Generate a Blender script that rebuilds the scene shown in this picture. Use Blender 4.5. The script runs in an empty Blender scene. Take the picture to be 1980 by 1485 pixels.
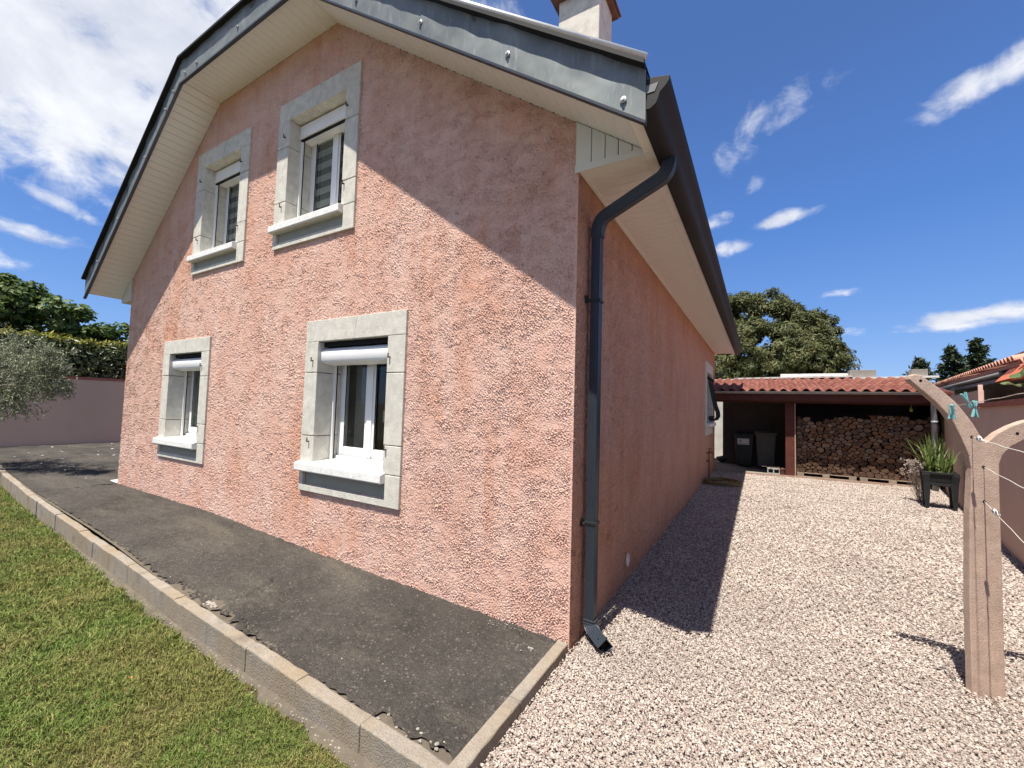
import bpy, bmesh, math, random
import numpy as np
from mathutils import Vector, Matrix, Euler
R = math.radians
rnd = random.Random(7)
nrs = np.random.RandomState(11)
scene = bpy.context.scene
COL = scene.collection

# ------------------------------------------------------------------ camera, sky, sun, exposure
CAM = Vector((1.0694, -2.6402, 1.58))
RIGHT = Vector((0.86178, 0.50648, 0.02846)); UP = Vector((0.00213, -0.05971, 0.99821)); FWD = Vector((-0.50727, 0.86018, 0.05254))
FOC = 810.3
cam_d = bpy.data.cameras.new('camera')
cam_d.sensor_fit = 'HORIZONTAL'; cam_d.sensor_width = 36.0; cam_d.lens = 36.0 * FOC / 1980.0
cam_d.clip_start = 0.05; cam_d.clip_end = 2000
cam = bpy.data.objects.new('camera', cam_d); COL.objects.link(cam)
cam.matrix_world = Matrix(((RIGHT.x, UP.x, -FWD.x, CAM.x), (RIGHT.y, UP.y, -FWD.y, CAM.y), (RIGHT.z, UP.z, -FWD.z, CAM.z), (0, 0, 0, 1)))
scene.camera = cam

SUN_DIR = Vector((-0.03, -0.364, 1.0)).normalized()          # towards the sun
SUN_EL = math.asin(SUN_DIR.z); SUN_AZ = math.atan2(SUN_DIR.x, SUN_DIR.y)
SKY_STRENGTH = 0.085
sun_d = bpy.data.lights.new('sun', 'SUN'); sun_d.energy = 5.0; sun_d.angle = R(0.53); sun_d.color = (1.0, 0.935, 0.83)
sun = bpy.data.objects.new('sun', sun_d); COL.objects.link(sun)
sun.rotation_euler = SUN_DIR.to_track_quat('Z', 'Y').to_euler(); sun.location = (0, -6, 15)
vs = scene.view_settings
vs.view_transform = 'Standard'; vs.look = 'None'; vs.gamma = 1.0; vs.use_curve_mapping = False
vs.exposure = 0.90


def make_world():
    w = bpy.data.worlds.new('World'); scene.world = w; w.use_nodes = True
    nt = w.node_tree; N = nt.nodes; L = nt.links; N.clear()
    out = N.new('ShaderNodeOutputWorld'); bg = N.new('ShaderNodeBackground'); bg.inputs[1].default_value = SKY_STRENGTH
    L.new(bg.outputs[0], out.inputs[0])
    sky = N.new('ShaderNodeTexSky'); sky.sky_type = 'NISHITA'; sky.sun_disc = False
    sky.sun_elevation = SUN_EL; sky.sun_rotation = SUN_AZ; sky.altitude = 200; sky.air_density = 1.0; sky.dust_density = 0.2; sky.ozone_density = 3.0
    hs = N.new('ShaderNodeHueSaturation'); hs.inputs['Saturation'].default_value = 1.0; hs.inputs['Hue'].default_value = .5; hs.inputs['Value'].default_value = 1.0
    tc0 = N.new('ShaderNodeTexCoord'); s0 = N.new('ShaderNodeSeparateXYZ'); L.new(tc0.outputs['Generated'], s0.inputs[0])
    gr = N.new('ShaderNodeValToRGB'); ge = gr.color_ramp.elements
    ge[0].position = 0; ge[0].color = (1.35, 2.65, 5.6, 1); ge[1].position = 1; ge[1].color = (.34, .85, 2.6, 1)
    for pz, pc in ((.2, (.72, 1.9, 5.1)), (.36, (.42, 1.4, 4.4)), (.6, (.36, .98, 3.1))): x = ge.new(pz); x.color = (*pc, 1)
    L.new(s0.outputs[2], gr.inputs[0]); gm_ = N.new('ShaderNodeMix'); gm_.data_type = 'RGBA'; gm_.inputs[0].default_value = .7
    L.new(sky.outputs[0], gm_.inputs[6]); L.new(gr.outputs[0], gm_.inputs[7]); L.new(gm_.outputs[2], hs.inputs['Color'])
    tc = N.new('ShaderNodeTexCoord'); d = tc.outputs['Generated']

    def math_(op, a, b=None, c=None):
        n = N.new('ShaderNodeMath'); n.operation = op
        for i, x in enumerate((a, b, c)):
            if x is None: continue
            if isinstance(x, (int, float)): n.inputs[i].default_value = x
            else: L.new(x, n.inputs[i])
        return n.outputs[0]
    sep = N.new('ShaderNodeSeparateXYZ'); L.new(d, sep.inputs[0])
    zz = math_('ADD', math_('MAXIMUM', sep.outputs[2], 0.0), 0.22)
    comb = N.new('ShaderNodeCombineXYZ')
    L.new(math_('DIVIDE', sep.outputs[0], zz), comb.inputs[0]); L.new(math_('DIVIDE', sep.outputs[1], zz), comb.inputs[1])

    def noise(scale, detail, rough, dist=0.0, off=0.0):
        m = N.new('ShaderNodeMapping'); m.inputs['Location'].default_value = (off, off * .7, 0); L.new(comb.outputs[0], m.inputs[0])
        n = N.new('ShaderNodeTexNoise'); n.noise_dimensions = '3D'; n.inputs['Scale'].default_value = scale; n.inputs['Detail'].default_value = detail
        n.inputs['Roughness'].default_value = rough; n.inputs['Distortion'].default_value = dist; L.new(m.outputs[0], n.inputs['Vector'])
        return n.outputs[0]
    n1 = noise(2.6, 9, .6, .35); n2 = noise(11., 6, .62, .2, 3.1)
    n3_ = N.new('ShaderNodeTexNoise'); n3_.inputs['Scale'].default_value = 17.; n3_.inputs['Detail'].default_value = 7; n3_.inputs['Roughness'].default_value = .6; n3_.inputs['Distortion'].default_value = .5; L.new(d, n3_.inputs['Vector']); n3 = n3_.outputs[0]
    # (direction, half width, half height in radians, roll, weight)
    B = [((-0.857, 0.177, 0.484), .26, .13, -.55, 1.15), ((-0.794, 0.243, 0.557), .26, .13, -.45, 1.25), ((-0.87, 0.30, 0.36), .20, .06, -.75, .85),
         ((-0.90, 0.10, 0.46), .25, .14, -.5, 1.1), ((-0.70, 0.30, 0.66), .3, .14, -.3, 1.0), ((-0.60, 0.43, 0.68), .2, .07, -.2, .8),
         ((-0.44, 0.565, 0.70), .15, .06, -.25, .9), ((-0.937, 0.185, 0.296), .075, .016, -.35, .72), ((-0.953, 0.174, 0.240), .12, .02, -.1, .72),
         ((-0.98, 0.10, 0.2), .12, .02, -.05, .6),
         ((0.011, 0.849, 0.528), .12, .05, .45, .50), ((-.035, 0.87, 0.495), .07, .05, .2, .44), ((0.29, 0.825, 0.490), .11, .032, .26, .85), ((0.35, .79, .51), .10, .03, .26, .8),
         ((0.037, 0.929, 0.369), .07, .018, .12, .95), ((-0.069, 0.921, 0.383), .05, .024, .1, .62), ((-0.049, 0.941, 0.336), .05, .022, .1, .75),
         ((0.30, 0.942, 0.164), .13, .022, .08, .95), ((0.134, 0.964, 0.229), .06, .012, .08, .5), ((-0.004, 0.90, 0.437), .03, .022, .6, .5), ((.15, .975, .155), .035, .012, 0, .6),
         ((.5, -.7, .5), .5, .22, .3, 1.2), ((-.4, -.8, .4), .45, .2, -.3, 1.2), ((.85, -.1, .5), .45, .2, .2, 1.2), ((.8, .45, .4), .2, .05, .1, .9), ((.1, -.35, .9), .3, .2, .5, 1.0), ((-.8, -.35, .5), .4, .22, -.4, 1.2), ((.35, .1, .93), .3, .16, .2, 1.0), ((.95, -.2, .15), .35, .06, .0, 1.0), ((0, -1, .15), .4, .06, .0, 1.0)]  # out-of-view clouds, several added to whiten and brighten the fill light
    acc = None
    for c, a, b, roll, wgt in B:
        c = Vector(c).normalized()
        rx = Vector((c.y, -c.x, 0)).normalized(); ry = rx.cross(c) * 1.0
        if ry.z < 0: ry = -ry
        ax = rx * math.cos(roll) + ry * math.sin(roll); ay = -rx * math.sin(roll) + ry * math.cos(roll)
        M = Matrix((ax, ay, ax.cross(ay))).transposed()
        m = N.new('ShaderNodeMapping'); m.vector_type = 'TEXTURE'
        m.inputs['Location'].default_value = c; m.inputs['Rotation'].default_value = M.to_euler('XYZ'); m.inputs['Scale'].default_value = (a, b, max(a, b))
        L.new(d, m.inputs[0])
        ln = N.new('ShaderNodeVectorMath'); ln.operation = 'LENGTH'; L.new(m.outputs[0], ln.inputs[0])
        mr = N.new('ShaderNodeMapRange'); mr.interpolation_type = 'SMOOTHSTEP'
        mr.inputs['From Min'].default_value = 1.5; mr.inputs['From Max'].default_value = 0.1; mr.inputs['To Max'].default_value = wgt
        L.new(ln.outputs['Value'], mr.inputs['Value'])
        acc = mr.outputs[0] if acc is None else math_('MAXIMUM', acc, mr.outputs[0])
    e = math_('ADD', math_('MULTIPLY', n1, 1.5), math_('ADD', math_('MULTIPLY', n2, .45), math_('MULTIPLY', n3, 1.15)))        # about 1.12 in the mean
    dens = math_('SUBTRACT', math_('ADD', math_('MULTIPLY', acc, 1.05), e), 1.93)
    mr = N.new('ShaderNodeMapRange'); mr.interpolation_type = 'SMOOTHSTEP'; mr.inputs['From Min'].default_value = 0.0; mr.inputs['From Max'].default_value = .68
    mr.inputs['To Max'].default_value = .97
    L.new(dens, mr.inputs['Value'])
    gate = N.new('ShaderNodeMapRange'); gate.inputs['From Min'].default_value = 0.0; gate.inputs['From Max'].default_value = .25; L.new(acc, gate.inputs['Value'])
    msk = math_('MULTIPLY', mr.outputs[0], gate.outputs[0])
    cr = N.new('ShaderNodeValToRGB'); cr.color_ramp.elements[0].position = .38; cr.color_ramp.elements[0].color = (4.3, 4.6, 5.3, 1)
    cr.color_ramp.elements[1].position = .62; cr.color_ramp.elements[1].color = (6.4, 6.5, 6.8, 1); L.new(n1, cr.inputs[0])
    mx = N.new('ShaderNodeMix'); mx.data_type = 'RGBA'; L.new(msk, mx.inputs[0]); L.new(hs.outputs[0], mx.inputs[6]); L.new(cr.outputs[0], mx.inputs[7])
    L.new(mx.outputs[2], bg.inputs[0])


make_world()


# ------------------------------------------------------------------ helpers
def S(r, g, b):
    f = lambda c: (c / 255.) / 12.92 if c <= 10 else ((c / 255. + .055) / 1.055) ** 2.4
    return (f(r), f(g), f(b))


ORG = {}


def tag(o, label=None, cat=None, group=None, kind=None):
    if label: o['label'] = label
    if cat: o['category'] = cat
    if group: o['group'] = group
    if kind: o['kind'] = kind
    return o


def empty(name, loc, label, cat, group=None):
    o = bpy.data.objects.new(name, None); COL.objects.link(o); o.location = loc; o.empty_display_size = .1
    ORG[o.name] = Vector(loc)
    return tag(o, label, cat, group)


class MB:
    def __init__(s): s.v = []; s.f = []; s.m = []; s.mi = 0
    def add(s, vs_, fs):
        b = len(s.v); s.v += [tuple(v) for v in vs_]
        for f in fs: s.f.append(tuple(i + b for i in f)); s.m.append(s.mi)
        return s
    def box(s, x0, x1, y0, y1, z0, z1, M=None):
        vv = [Vector((x, y, z)) for z in (z0, z1) for y in (y0, y1) for x in (x0, x1)]
        if M is not None: vv = [M @ v for v in vv]
        return s.add(vv, [(0, 2, 3, 1), (4, 5, 7, 6), (0, 1, 5, 4), (2, 6, 7, 3), (0, 4, 6, 2), (1, 3, 7, 5)])
    def prism(s, poly, axis, a, b, M=None):
        n = len(poly)
        def P(p, t):
            v = {'y': (p[0], t, p[1]), 'x': (t, p[0], p[1]), 'z': (p[0], p[1], t)}[axis]
            v = Vector(v); return M @ v if M is not None else v
        vv = [P(p, a) for p in poly] + [P(p, b) for p in poly]
        fs = [tuple(range(n)), tuple(range(2 * n - 1, n - 1, -1))] + [(i, i + n, (i + 1) % n + n, (i + 1) % n) for i in range(n)]
        return s.add(vv, fs)
    def tube(s, path, r, n=8, cap=True, prof=None, up=(0, 0, 1)):
        P = [Vector(p) for p in path]; k = len(P); b = len(s.v)
        rr = r if isinstance(r, (list, tuple)) else [r] * k
        prev = None; vv = []
        for i, p in enumerate(P):
            t = (P[min(i + 1, k - 1)] - P[max(i - 1, 0)]).normalized()
            if prev is None:
                u = Vector(up)
                if abs(u.dot(t)) > .95: u = Vector((0, 1, 0)) if abs(t.y) < .9 else Vector((1, 0, 0))
                a = (u - t * u.dot(t)).normalized()
            else: a = (prev - t * prev.dot(t)).normalized()
            prev = a; c = t.cross(a)
            if prof is None: vv += [p + (a * math.cos(2 * math.pi * j / n) + c * math.sin(2 * math.pi * j / n)) * rr[i] for j in range(n)]
            else: vv += [p + a * q[0] * rr[i] + c * q[1] * rr[i] for q in prof]
        if prof is not None: n = len(prof)
        fs = [(i * n + j, i * n + (j + 1) % n, (i + 1) * n + (j + 1) % n, (i + 1) * n + j) for i in range(k - 1) for j in range(n)]
        if cap: fs += [tuple(range(n - 1, -1, -1)), tuple(range((k - 1) * n, k * n))]
        return s.add(vv, fs)
    def lathe(s, prof, c, n=16, M=None):
        vv = []; c = Vector(c)
        for r, z in prof:
            for j in range(n):
                v = Vector((r * math.cos(2 * math.pi * j / n), r * math.sin(2 * math.pi * j / n), z))
                vv.append(c + (M @ v if M is not None else v))
        k = len(prof)
        fs = [(i * n + j, i * n + (j + 1) % n, (i + 1) * n + (j + 1) % n, (i + 1) * n + j) for i in range(k - 1) for j in range(n)]
        fs += [tuple(range(n - 1, -1, -1)), tuple(range((k - 1) * n, k * n))]
        return s.add(vv, fs)
    def build(s, name, mat, parent=None, smooth=False, bevel=0., seg=2, subd=0, auto=None):
        org = ORG[parent.name] if parent is not None else Vector((0, 0, 0))
        me = bpy.data.meshes.new(name)
        vv = [(x - org.x, y - org.y, z - org.z) for x, y, z in s.v]
        me.from_pydata(vv, [], s.f)
        bm = bmesh.new(); bm.from_mesh(me); bmesh.ops.recalc_face_normals(bm, faces=bm.faces); bm.to_mesh(me); bm.free()
        return link(name, me, mat, parent, s.m, smooth, bevel, seg, auto)


def link(name, me, mat, parent=None, mi=None, smooth=False, bevel=0., seg=2, auto=None):
    for m in (mat if isinstance(mat, (list, tuple)) else [mat]): me.materials.append(m)
    if mi is not None and isinstance(mat, (list, tuple)): me.polygons.foreach_set('material_index', mi)
    if smooth or auto: me.polygons.foreach_set('use_smooth', [True] * len(me.polygons))
    if auto: me.set_sharp_from_angle(angle=R(auto))
    me.update()
    o = bpy.data.objects.new(name, me); COL.objects.link(o)
    if parent is not None: o.parent = parent; ORG[o.name] = ORG[parent.name]
    else: ORG[o.name] = Vector((0, 0, 0))
    if bevel:
        md = o.modifiers.new('edge', 'BEVEL'); md.width = bevel; md.segments = seg; md.limit_method = 'ANGLE'; md.angle_limit = R(40)
    return o


def np_mesh(name, verts, quads, mat, parent=None, smooth=False, mi=None):
    """verts (n,3) in world space, quads (m,k)"""
    org = ORG[parent.name] if parent is not None else Vector((0, 0, 0))
    verts = np.asarray(verts, np.float32) - np.array(org, np.float32)
    quads = np.asarray(quads, np.int32); m, k = quads.shape
    me = bpy.data.meshes.new(name)
    me.vertices.add(len(verts)); me.vertices.foreach_set('co', verts.ravel())
    me.loops.add(m * k); me.loops.foreach_set('vertex_index', quads.ravel())
    me.polygons.add(m); me.polygons.foreach_set('loop_start', np.arange(0, m * k, k, dtype=np.int32))
    me.update(calc_edges=True)
    me.validate()
    return link(name, me, mat, parent, mi, smooth)


def piece(name, me, parent, loc=(0, 0, 0), rot=(0, 0, 0), scale=(1, 1, 1)):
    """one more object on shared mesh data, world location loc"""
    o = bpy.data.objects.new(name, me); COL.objects.link(o)
    if parent is not None:
        o.parent = parent; o.location = Vector(loc) - ORG[parent.name]; ORG[o.name] = Vector(loc)
    else: o.location = loc; ORG[o.name] = Vector(loc)
    o.rotation_euler = rot; o.scale = scale
    return o


def noise_field(nx, ny, d, lo, hi, seed, ay=1.0):
    """band-passed gaussian noise, wavelengths lo..hi metres, unit variance; ay stretches along the second axis"""
    r = np.random.RandomState(seed); f = np.fft.rfft2(r.randn(nx, ny))
    kx = np.fft.fftfreq(nx, d)[:, None]; ky = np.fft.rfftfreq(ny, d)[None, :] * ay
    k = np.sqrt(kx * kx + ky * ky); k0, k1 = 1 / hi, 1 / lo
    g = np.exp(-(np.clip(k - k1, 0, None) / (.35 * k1)) ** 2) * np.exp(-(np.clip(k0 - k, 0, None) / (.5 * k0)) ** 2) / (k + k0)
    z = np.fft.irfft2(f * g, s=(nx, ny)); z -= z.mean(); return z / z.std()


def sample(F, d, x, y):
    nx, ny = F.shape; a = np.mod(x / d, nx); b = np.mod(y / d, ny)
    i = np.floor(a).astype(int); j = np.floor(b).astype(int); u = a - i; v = b - j; i %= nx; j %= ny; i1 = (i + 1) % nx; j1 = (j + 1) % ny
    return (F[i, j] * (1 - u) + F[i1, j] * u) * (1 - v) + (F[i, j1] * (1 - u) + F[i1, j1] * u) * v


def grid_quads(n, m):
    a = np.arange(n * m).reshape(n, m)
    return np.stack([a[:-1, :-1], a[1:, :-1], a[1:, 1:], a[:-1, 1:]], -1).reshape(-1, 4)


# ------------------------------------------------------------------ materials
class Mat:
    def __init__(s, name, rough=.8, spec=.3, metal=0.):
        s.m = bpy.data.materials.new(name); s.m.use_nodes = True; s.N = s.m.node_tree.nodes; s.L = s.m.node_tree.links
        s.p = s.N['Principled BSDF']; s.p.inputs['Roughness'].default_value = rough; s.p.inputs['Specular IOR Level'].default_value = spec; s.p.inputs['Metallic'].default_value = metal
        s.col = None; s.nrm = None
        g = s.N.new('ShaderNodeNewGeometry'); s.pos = g.outputs['Position']
        t = s.N.new('ShaderNodeTexCoord'); s.obj = t.outputs['Object']
        s.src = s.pos
    def vec(s, scale=(1, 1, 1), rot=(0, 0, 0), src=None):
        m = s.N.new('ShaderNodeMapping'); m.inputs['Scale'].default_value = scale; m.inputs['Rotation'].default_value = rot
        s.L.new(src or s.src, m.inputs[0]); return m.outputs[0]
    def noise(s, scale, detail=4, rough=.55, st=(1, 1, 1), dist=0., src=None):
        n = s.N.new('ShaderNodeTexNoise'); n.inputs['Scale'].default_value = scale; n.inputs['Detail'].default_value = detail; n.inputs['Roughness'].default_value = rough
        n.inputs['Distortion'].default_value = dist; s.L.new(s.vec(st, src=src), n.inputs['Vector']); return n.outputs[0]
    def vor(s, scale, feature='F1', out='Distance', st=(1, 1, 1), src=None):
        n = s.N.new('ShaderNodeTexVoronoi'); n.feature = feature; n.inputs['Scale'].default_value = scale; s.L.new(s.vec(st, src=src), n.inputs['Vector']); return n.outputs[out]
    def ramp(s, fac, a, b, lo=0., hi=1.):
        r = s.N.new('ShaderNodeMapRange'); r.inputs['From Min'].default_value = a; r.inputs['From Max'].default_value = b; r.inputs['To Min'].default_value = lo; r.inputs['To Max'].default_value = hi
        s.L.new(fac, r.inputs['Value']); return r.outputs[0]
    def mth(s, op, a, b):
        n = s.N.new('ShaderNodeMath'); n.operation = op
        for i, x in enumerate((a, b)):
            if isinstance(x, (int, float)): n.inputs[i].default_value = x
            else: s.L.new(x, n.inputs[i])
        return n.outputs[0]
    def rgb(s, c):
        n = s.N.new('ShaderNodeRGB'); n.outputs[0].default_value = (*c, 1); return n.outputs[0]
    def base(s, c): s.col = s.rgb(c); return s
    def mix(s, fac, c, mode='MIX'):
        n = s.N.new('ShaderNodeMix'); n.data_type = 'RGBA'; n.blend_type = mode
        if isinstance(fac, (int, float)): n.inputs[0].default_value = fac
        else: s.L.new(fac, n.inputs[0])
        s.L.new(s.col, n.inputs[6])
        if isinstance(c, tuple): n.inputs[7].default_value = (*c, 1)
        else: s.L.new(c, n.inputs[7])
        s.col = n.outputs[2]; return s
    def bright(s, fac):
        """multiply the colour by a value socket"""
        n = s.N.new('ShaderNodeVectorMath'); n.operation = 'SCALE'; s.L.new(s.col, n.inputs[0]); s.L.new(fac, n.inputs['Scale']); s.col = n.outputs[0]; return s
    def rand(s):
        o = s.N.new('ShaderNodeObjectInfo'); return o.outputs['Random']
    def bump(s, h, strength=.5, dist=.01):
        n = s.N.new('ShaderNodeBump'); n.inputs['Strength'].default_value = strength; n.inputs['Distance'].default_value = dist; s.L.new(h, n.inputs['Height'])
        if s.nrm is not None: s.L.new(s.nrm, n.inputs['Normal'])
        s.nrm = n.outputs[0]; return s
    def rough(s, f): s.L.new(f, s.p.inputs['Roughness']); return s
    def done(s):
        if s.col is not None: s.L.new(s.col, s.p.inputs['Base Color'])
        if s.nrm is not None: s.L.new(s.nrm, s.p.inputs['Normal'])
        return s.m


def simple(name, c, rough=.6, spec=.3, metal=0., var=.12, sc=6., bump=None, obj=True, grime=None):
    m = Mat(name, rough, spec, metal); m.src = m.obj if obj else m.pos
    m.base(c); n = m.noise(sc, 5, .6); m.bright(m.ramp(n, .3, .7, 1 - var, 1 + var))
    if grime: m.mix(m.ramp(m.noise(grime[1], 6, .65), .52, .72, 0, grime[2]), grime[0])
    if bump: m.bump(m.noise(bump[0], 4, .6), bump[1], bump[2])
    return m.done()


def roughcast(name, c, pale, rust, streak=1., fine=.6, side=0):
    m = Mat(name, .92, .12); m.src = m.pos
    m.base(c)
    m.mix(m.ramp(m.noise(2.2, 5, .6), .40, .66, 0, .75), pale)
    m.mix(m.ramp(m.noise(.9, 6, .65, (1, 1, .8)), .50, .70, 0, .8), rust)
    m.mix(m.ramp(m.noise(5.0, 5, .65, (1, 1, .16)), .48, .68, 0, .75 * streak), pale)
    m.mix(m.ramp(m.noise(3.1, 5, .65, (1.3, 1.3, .2)), .55, .75, 0, .5 * streak), rust)
    m.bright(m.ramp(m.noise(45, 3, .6), .3, .7, .88, 1.1))
    m.mix(m.ramp(m.noise(14, 5, .7, (1, 1, .12)), .55, .75, 0, .45), pale)
    if side: m.bump(m.noise(side, 5, .7, (1, 1, .6)), 1.0, .03); m.bright(m.ramp(m.noise(9, 6, .7, (1, 1, .10)), .3, .7, .94, 1.06)); m.bright(m.ramp(m.noise(60, 4, .7, (1, 1, .6)), .3, .7, .85, 1.14))
    m.bump(m.noise(90, 4, .65), fine, .006)
    return m.done()


PINK = roughcast('pink_roughcast', (.63, .39, .31), (.69, .485, .41), (.58, .28, .175))
PINK_BOUNCE = roughcast('pink_roughcast_bounce', (.64, .345, .235), (.67, .40, .30), (.58, .285, .175), 1.0, 1.0, 60)  # warmer copy for the shaded walls, gravel bounce light put into the colour
GARDEN_PINK = simple('pink_garden_render', (.54, .385, .315), .9, .12, var=.08, sc=1.3, bump=(60, .4, .004), obj=False)
COPING = simple('terracotta_coping', (.36, .14, .105), .85, .15, var=.2, sc=9, bump=(50, .3, .003))


def concrete(name, c, dark, bump=.5, spots=True, warm=None, sc=1.):
    m = Mat(name, .92, .12); m.src = m.pos
    m.base(c); m.bright(m.ramp(m.noise(14 * sc, 5, .6), .3, .7, .85, 1.12))
    if warm: m.mix(m.ramp(m.noise(2.3, 4, .6), .42, .66, 0, .8), warm)
    m.mix(m.ramp(m.noise(5, 7, .7), .52, .75, 0, .75), dark)
    if spots: m.mix(m.ramp(m.vor(120 * sc), .02, .3, .55, 0), dark)
    m.bump(m.noise(130 * sc, 5, .7), bump, .006); m.bright(m.ramp(m.noise(170 * sc, 3, .6), .3, .7, .86, 1.12))
    return m.done()


STONE = concrete('cream_window_stone', (.61, .59, .525), (.46, .44, .375), .8, False, sc=.9)
SILL_MAT = simple('white_painted_sill', (.74, .74, .72), .75, .2, var=.06, sc=8, bump=(70, .35, .003), grime=((.3, .3, .29), 26, .55))
APRON = simple('grey_apron_render', (.33, .33, .285), .9, .1, var=.07, sc=7, bump=(60, .3, .003))
KERB = concrete('kerb_concrete', (.30, .265, .225), (.13, .115, .095), 1.4, True, (.275, .215, .145), .7)
FOOTING = concrete('footing_concrete', (.135, .115, .09), (.075, .065, .045), 1.0, True)
POST_CONC = concrete('pink_grey_post_concrete', (.46, .345, .28), (.31, .215, .165), .8, True)
PVC = simple('white_pvc', (.78, .78, .775), .35, .4, var=.03, sc=3)
PVC_CREAM = simple('cream_soffit_pvc', (.80, .785, .735), .5, .3, var=.05, sc=2.5, grime=((.5, .46, .38), 5, .35))
PVC_PANEL = simple('pale_grey_pvc', (.62, .64, .58), .5, .3, var=.05, sc=4)
ANTHRACITE = simple('anthracite_aluminium', (.026, .034, .047), .38, .5, var=.1, sc=5)
ANTHRACITE_D = simple('anthracite_gutter', (.017, .0175, .0185), .65, .25, var=.12, sc=3)
BLACK = simple('black_plastic', (.018, .02, .022), .5, .35, var=.15, sc=9)
ZINC_ROLL = simple('pale_zinc_roll', (.62, .62, .60), .45, .4, .4, var=.1, sc=12)
SLATE = simple('roof_slate', (.09, .095, .105), .8, .2, var=.25, sc=5, bump=(12, .6, .02))
IRON = simple('rusted_iron', (.085, .06, .05), .8, .3, .3, var=.4, sc=60)
IRON_BLACK = simple('black_wrought_iron', (.03, .03, .032), .5, .5, .4, var=.2, sc=30)
RUBBER_AND_SHADE = simple('black_seal_and_gap_shade', (.012, .012, .012), .7, .2)
STEEL = simple('galvanised_screw', (.4, .4, .4), .5, .5, .9)
CHIMNEY = concrete('chimney_render', (.66, .62, .55), (.40, .36, .31), .9, True, sc=.5)
TERRA_D = simple('brown_terracotta', (.17, .085, .06), .85, .2, var=.25, sc=8)
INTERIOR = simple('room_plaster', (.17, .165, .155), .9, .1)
FLOORC = simple('room_floor', (.1, .075, .055), .6, .3)
CURTAIN = simple('grey_curtain', (.33, .32, .30), .9, .1)
BLIND_L = simple('pale_blind_band', (.58, .56, .52), .9, .1)
BLIND_D = simple('dark_blind_band', (.22, .22, .21), .9, .1)


def zinc():
    m = Mat('weathered_zinc', .5, .4, .35); m.src = m.pos
    m.base((.165, .185, .185)); m.bright(m.ramp(m.noise(3.5, 6, .65), .3, .7, .78, 1.2))
    m.mix(m.ramp(m.noise(7, 6, .7, (1.6, 1, .35)), .55, .78, 0, .55), (.44, .46, .44))
    m.mix(m.ramp(m.noise(16, 6, .7, (1.6, 1, .2)), .6, .8, 0, .5), (.5, .51, .49))
    m.rough(m.ramp(m.noise(6, 4), .3, .7, .4, .62)); m.bump(m.noise(2.2, 2, .5), .5, .03)
    return m.done()


ZINC = zinc()


def glass():
    m = bpy.data.materials.new('window_glass'); m.use_nodes = True; N = m.node_tree.nodes; L = m.node_tree.links; N.clear()
    o = N.new('ShaderNodeOutputMaterial'); mix = N.new('ShaderNodeMixShader'); t = N.new('ShaderNodeBsdfTransparent'); g = N.new('ShaderNodeBsdfGlossy')
    t.inputs[0].default_value = (.80, .83, .82, 1); g.inputs['Roughness'].default_value = .01; f = N.new('ShaderNodeLayerWeight'); f.inputs['Blend'].default_value = .35
    mu = N.new('ShaderNodeMath'); mu.operation = 'MULTIPLY_ADD'; mu.inputs[1].default_value = .55; mu.inputs[2].default_value = .035; pw_ = N.new('ShaderNodeMath'); pw_.operation = 'POWER'; pw_.inputs[1].default_value = 3.; L.new(f.outputs['Facing'], pw_.inputs[0]); L.new(pw_.outputs[0], mu.inputs[0])
    L.new(mu.outputs[0], mix.inputs[0]); L.new(t.outputs[0], mix.inputs[1]); L.new(g.outputs[0], mix.inputs[2]); L.new(mix.outputs[0], o.inputs[0])
    return m


GLASS = glass()


def tarmac():
    m = Mat('old_tarmac', .9, .2); m.src = m.pos
    m.base((.052, .047, .042)); m.bright(m.ramp(m.noise(1.3, 6, .6), .32, .68, .72, 1.3))
    m.mix(m.ramp(m.noise(1.6, 5, .6, (.7, 1.6, 1)), .50, .72, 0, .6), (.105, .093, .077))
    m.mix(m.ramp(m.noise(.55, 4, .6), .56, .7, 0, .4), (.085, .076, .066))
    v = m.vor(95, 'F1', 'Color'); s = m.N.new('ShaderNodeSeparateColor'); m.L.new(v, s.inputs[0])
    m.mix(m.ramp(m.noise(2.4, 6, .65, (.35, 1.5, 1), rot) if 0 else m.noise(2.4, 6, .65, (.45, 1.6, 1)), .5, .72, 0, .55), (.12, .105, .085))
    m.bright(m.ramp(s.outputs[0], 0, 1, .76, 1.22))
    m.mix(m.ramp(s.outputs[1], .92, .98, 0, .45), (.20, .18, .155))
    v2 = m.vor(38, 'F1', 'Color'); s2 = m.N.new('ShaderNodeSeparateColor'); m.L.new(v2, s2.inputs[0])
    d2 = m.vor(38); k = m.mth('MULTIPLY', m.ramp(s2.outputs[1], .972, .978), m.ramp(d2, .13, .19, 1, 0)); m.mix(k, (.42, .40, .36))
    m.bump(m.vor(95), .9, .008); m.bump(m.noise(30, 4, .6), .5, .01)
    return m.done()


TARMAC = tarmac()


def gravel_base():
    m = Mat('gravel_bed', .95, .1); m.src = m.pos
    v = m.vor(75, 'F1', 'Color'); s = m.N.new('ShaderNodeSeparateColor'); m.L.new(v, s.inputs[0])
    m.base((.22, .18, .155)); m.mix(m.ramp(s.outputs[0], .3, .9), (.36, .315, .275)); m.mix(m.ramp(s.outputs[1], .75, .9, 0, .7), (.2, .155, .14))
    m.bright(m.ramp(m.noise(.8, 4), .3, .7, .9, 1.08))
    m.bump(m.vor(75), -1.0, .012)
    return m.done()


GRAVEL_BED = gravel_base()


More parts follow.
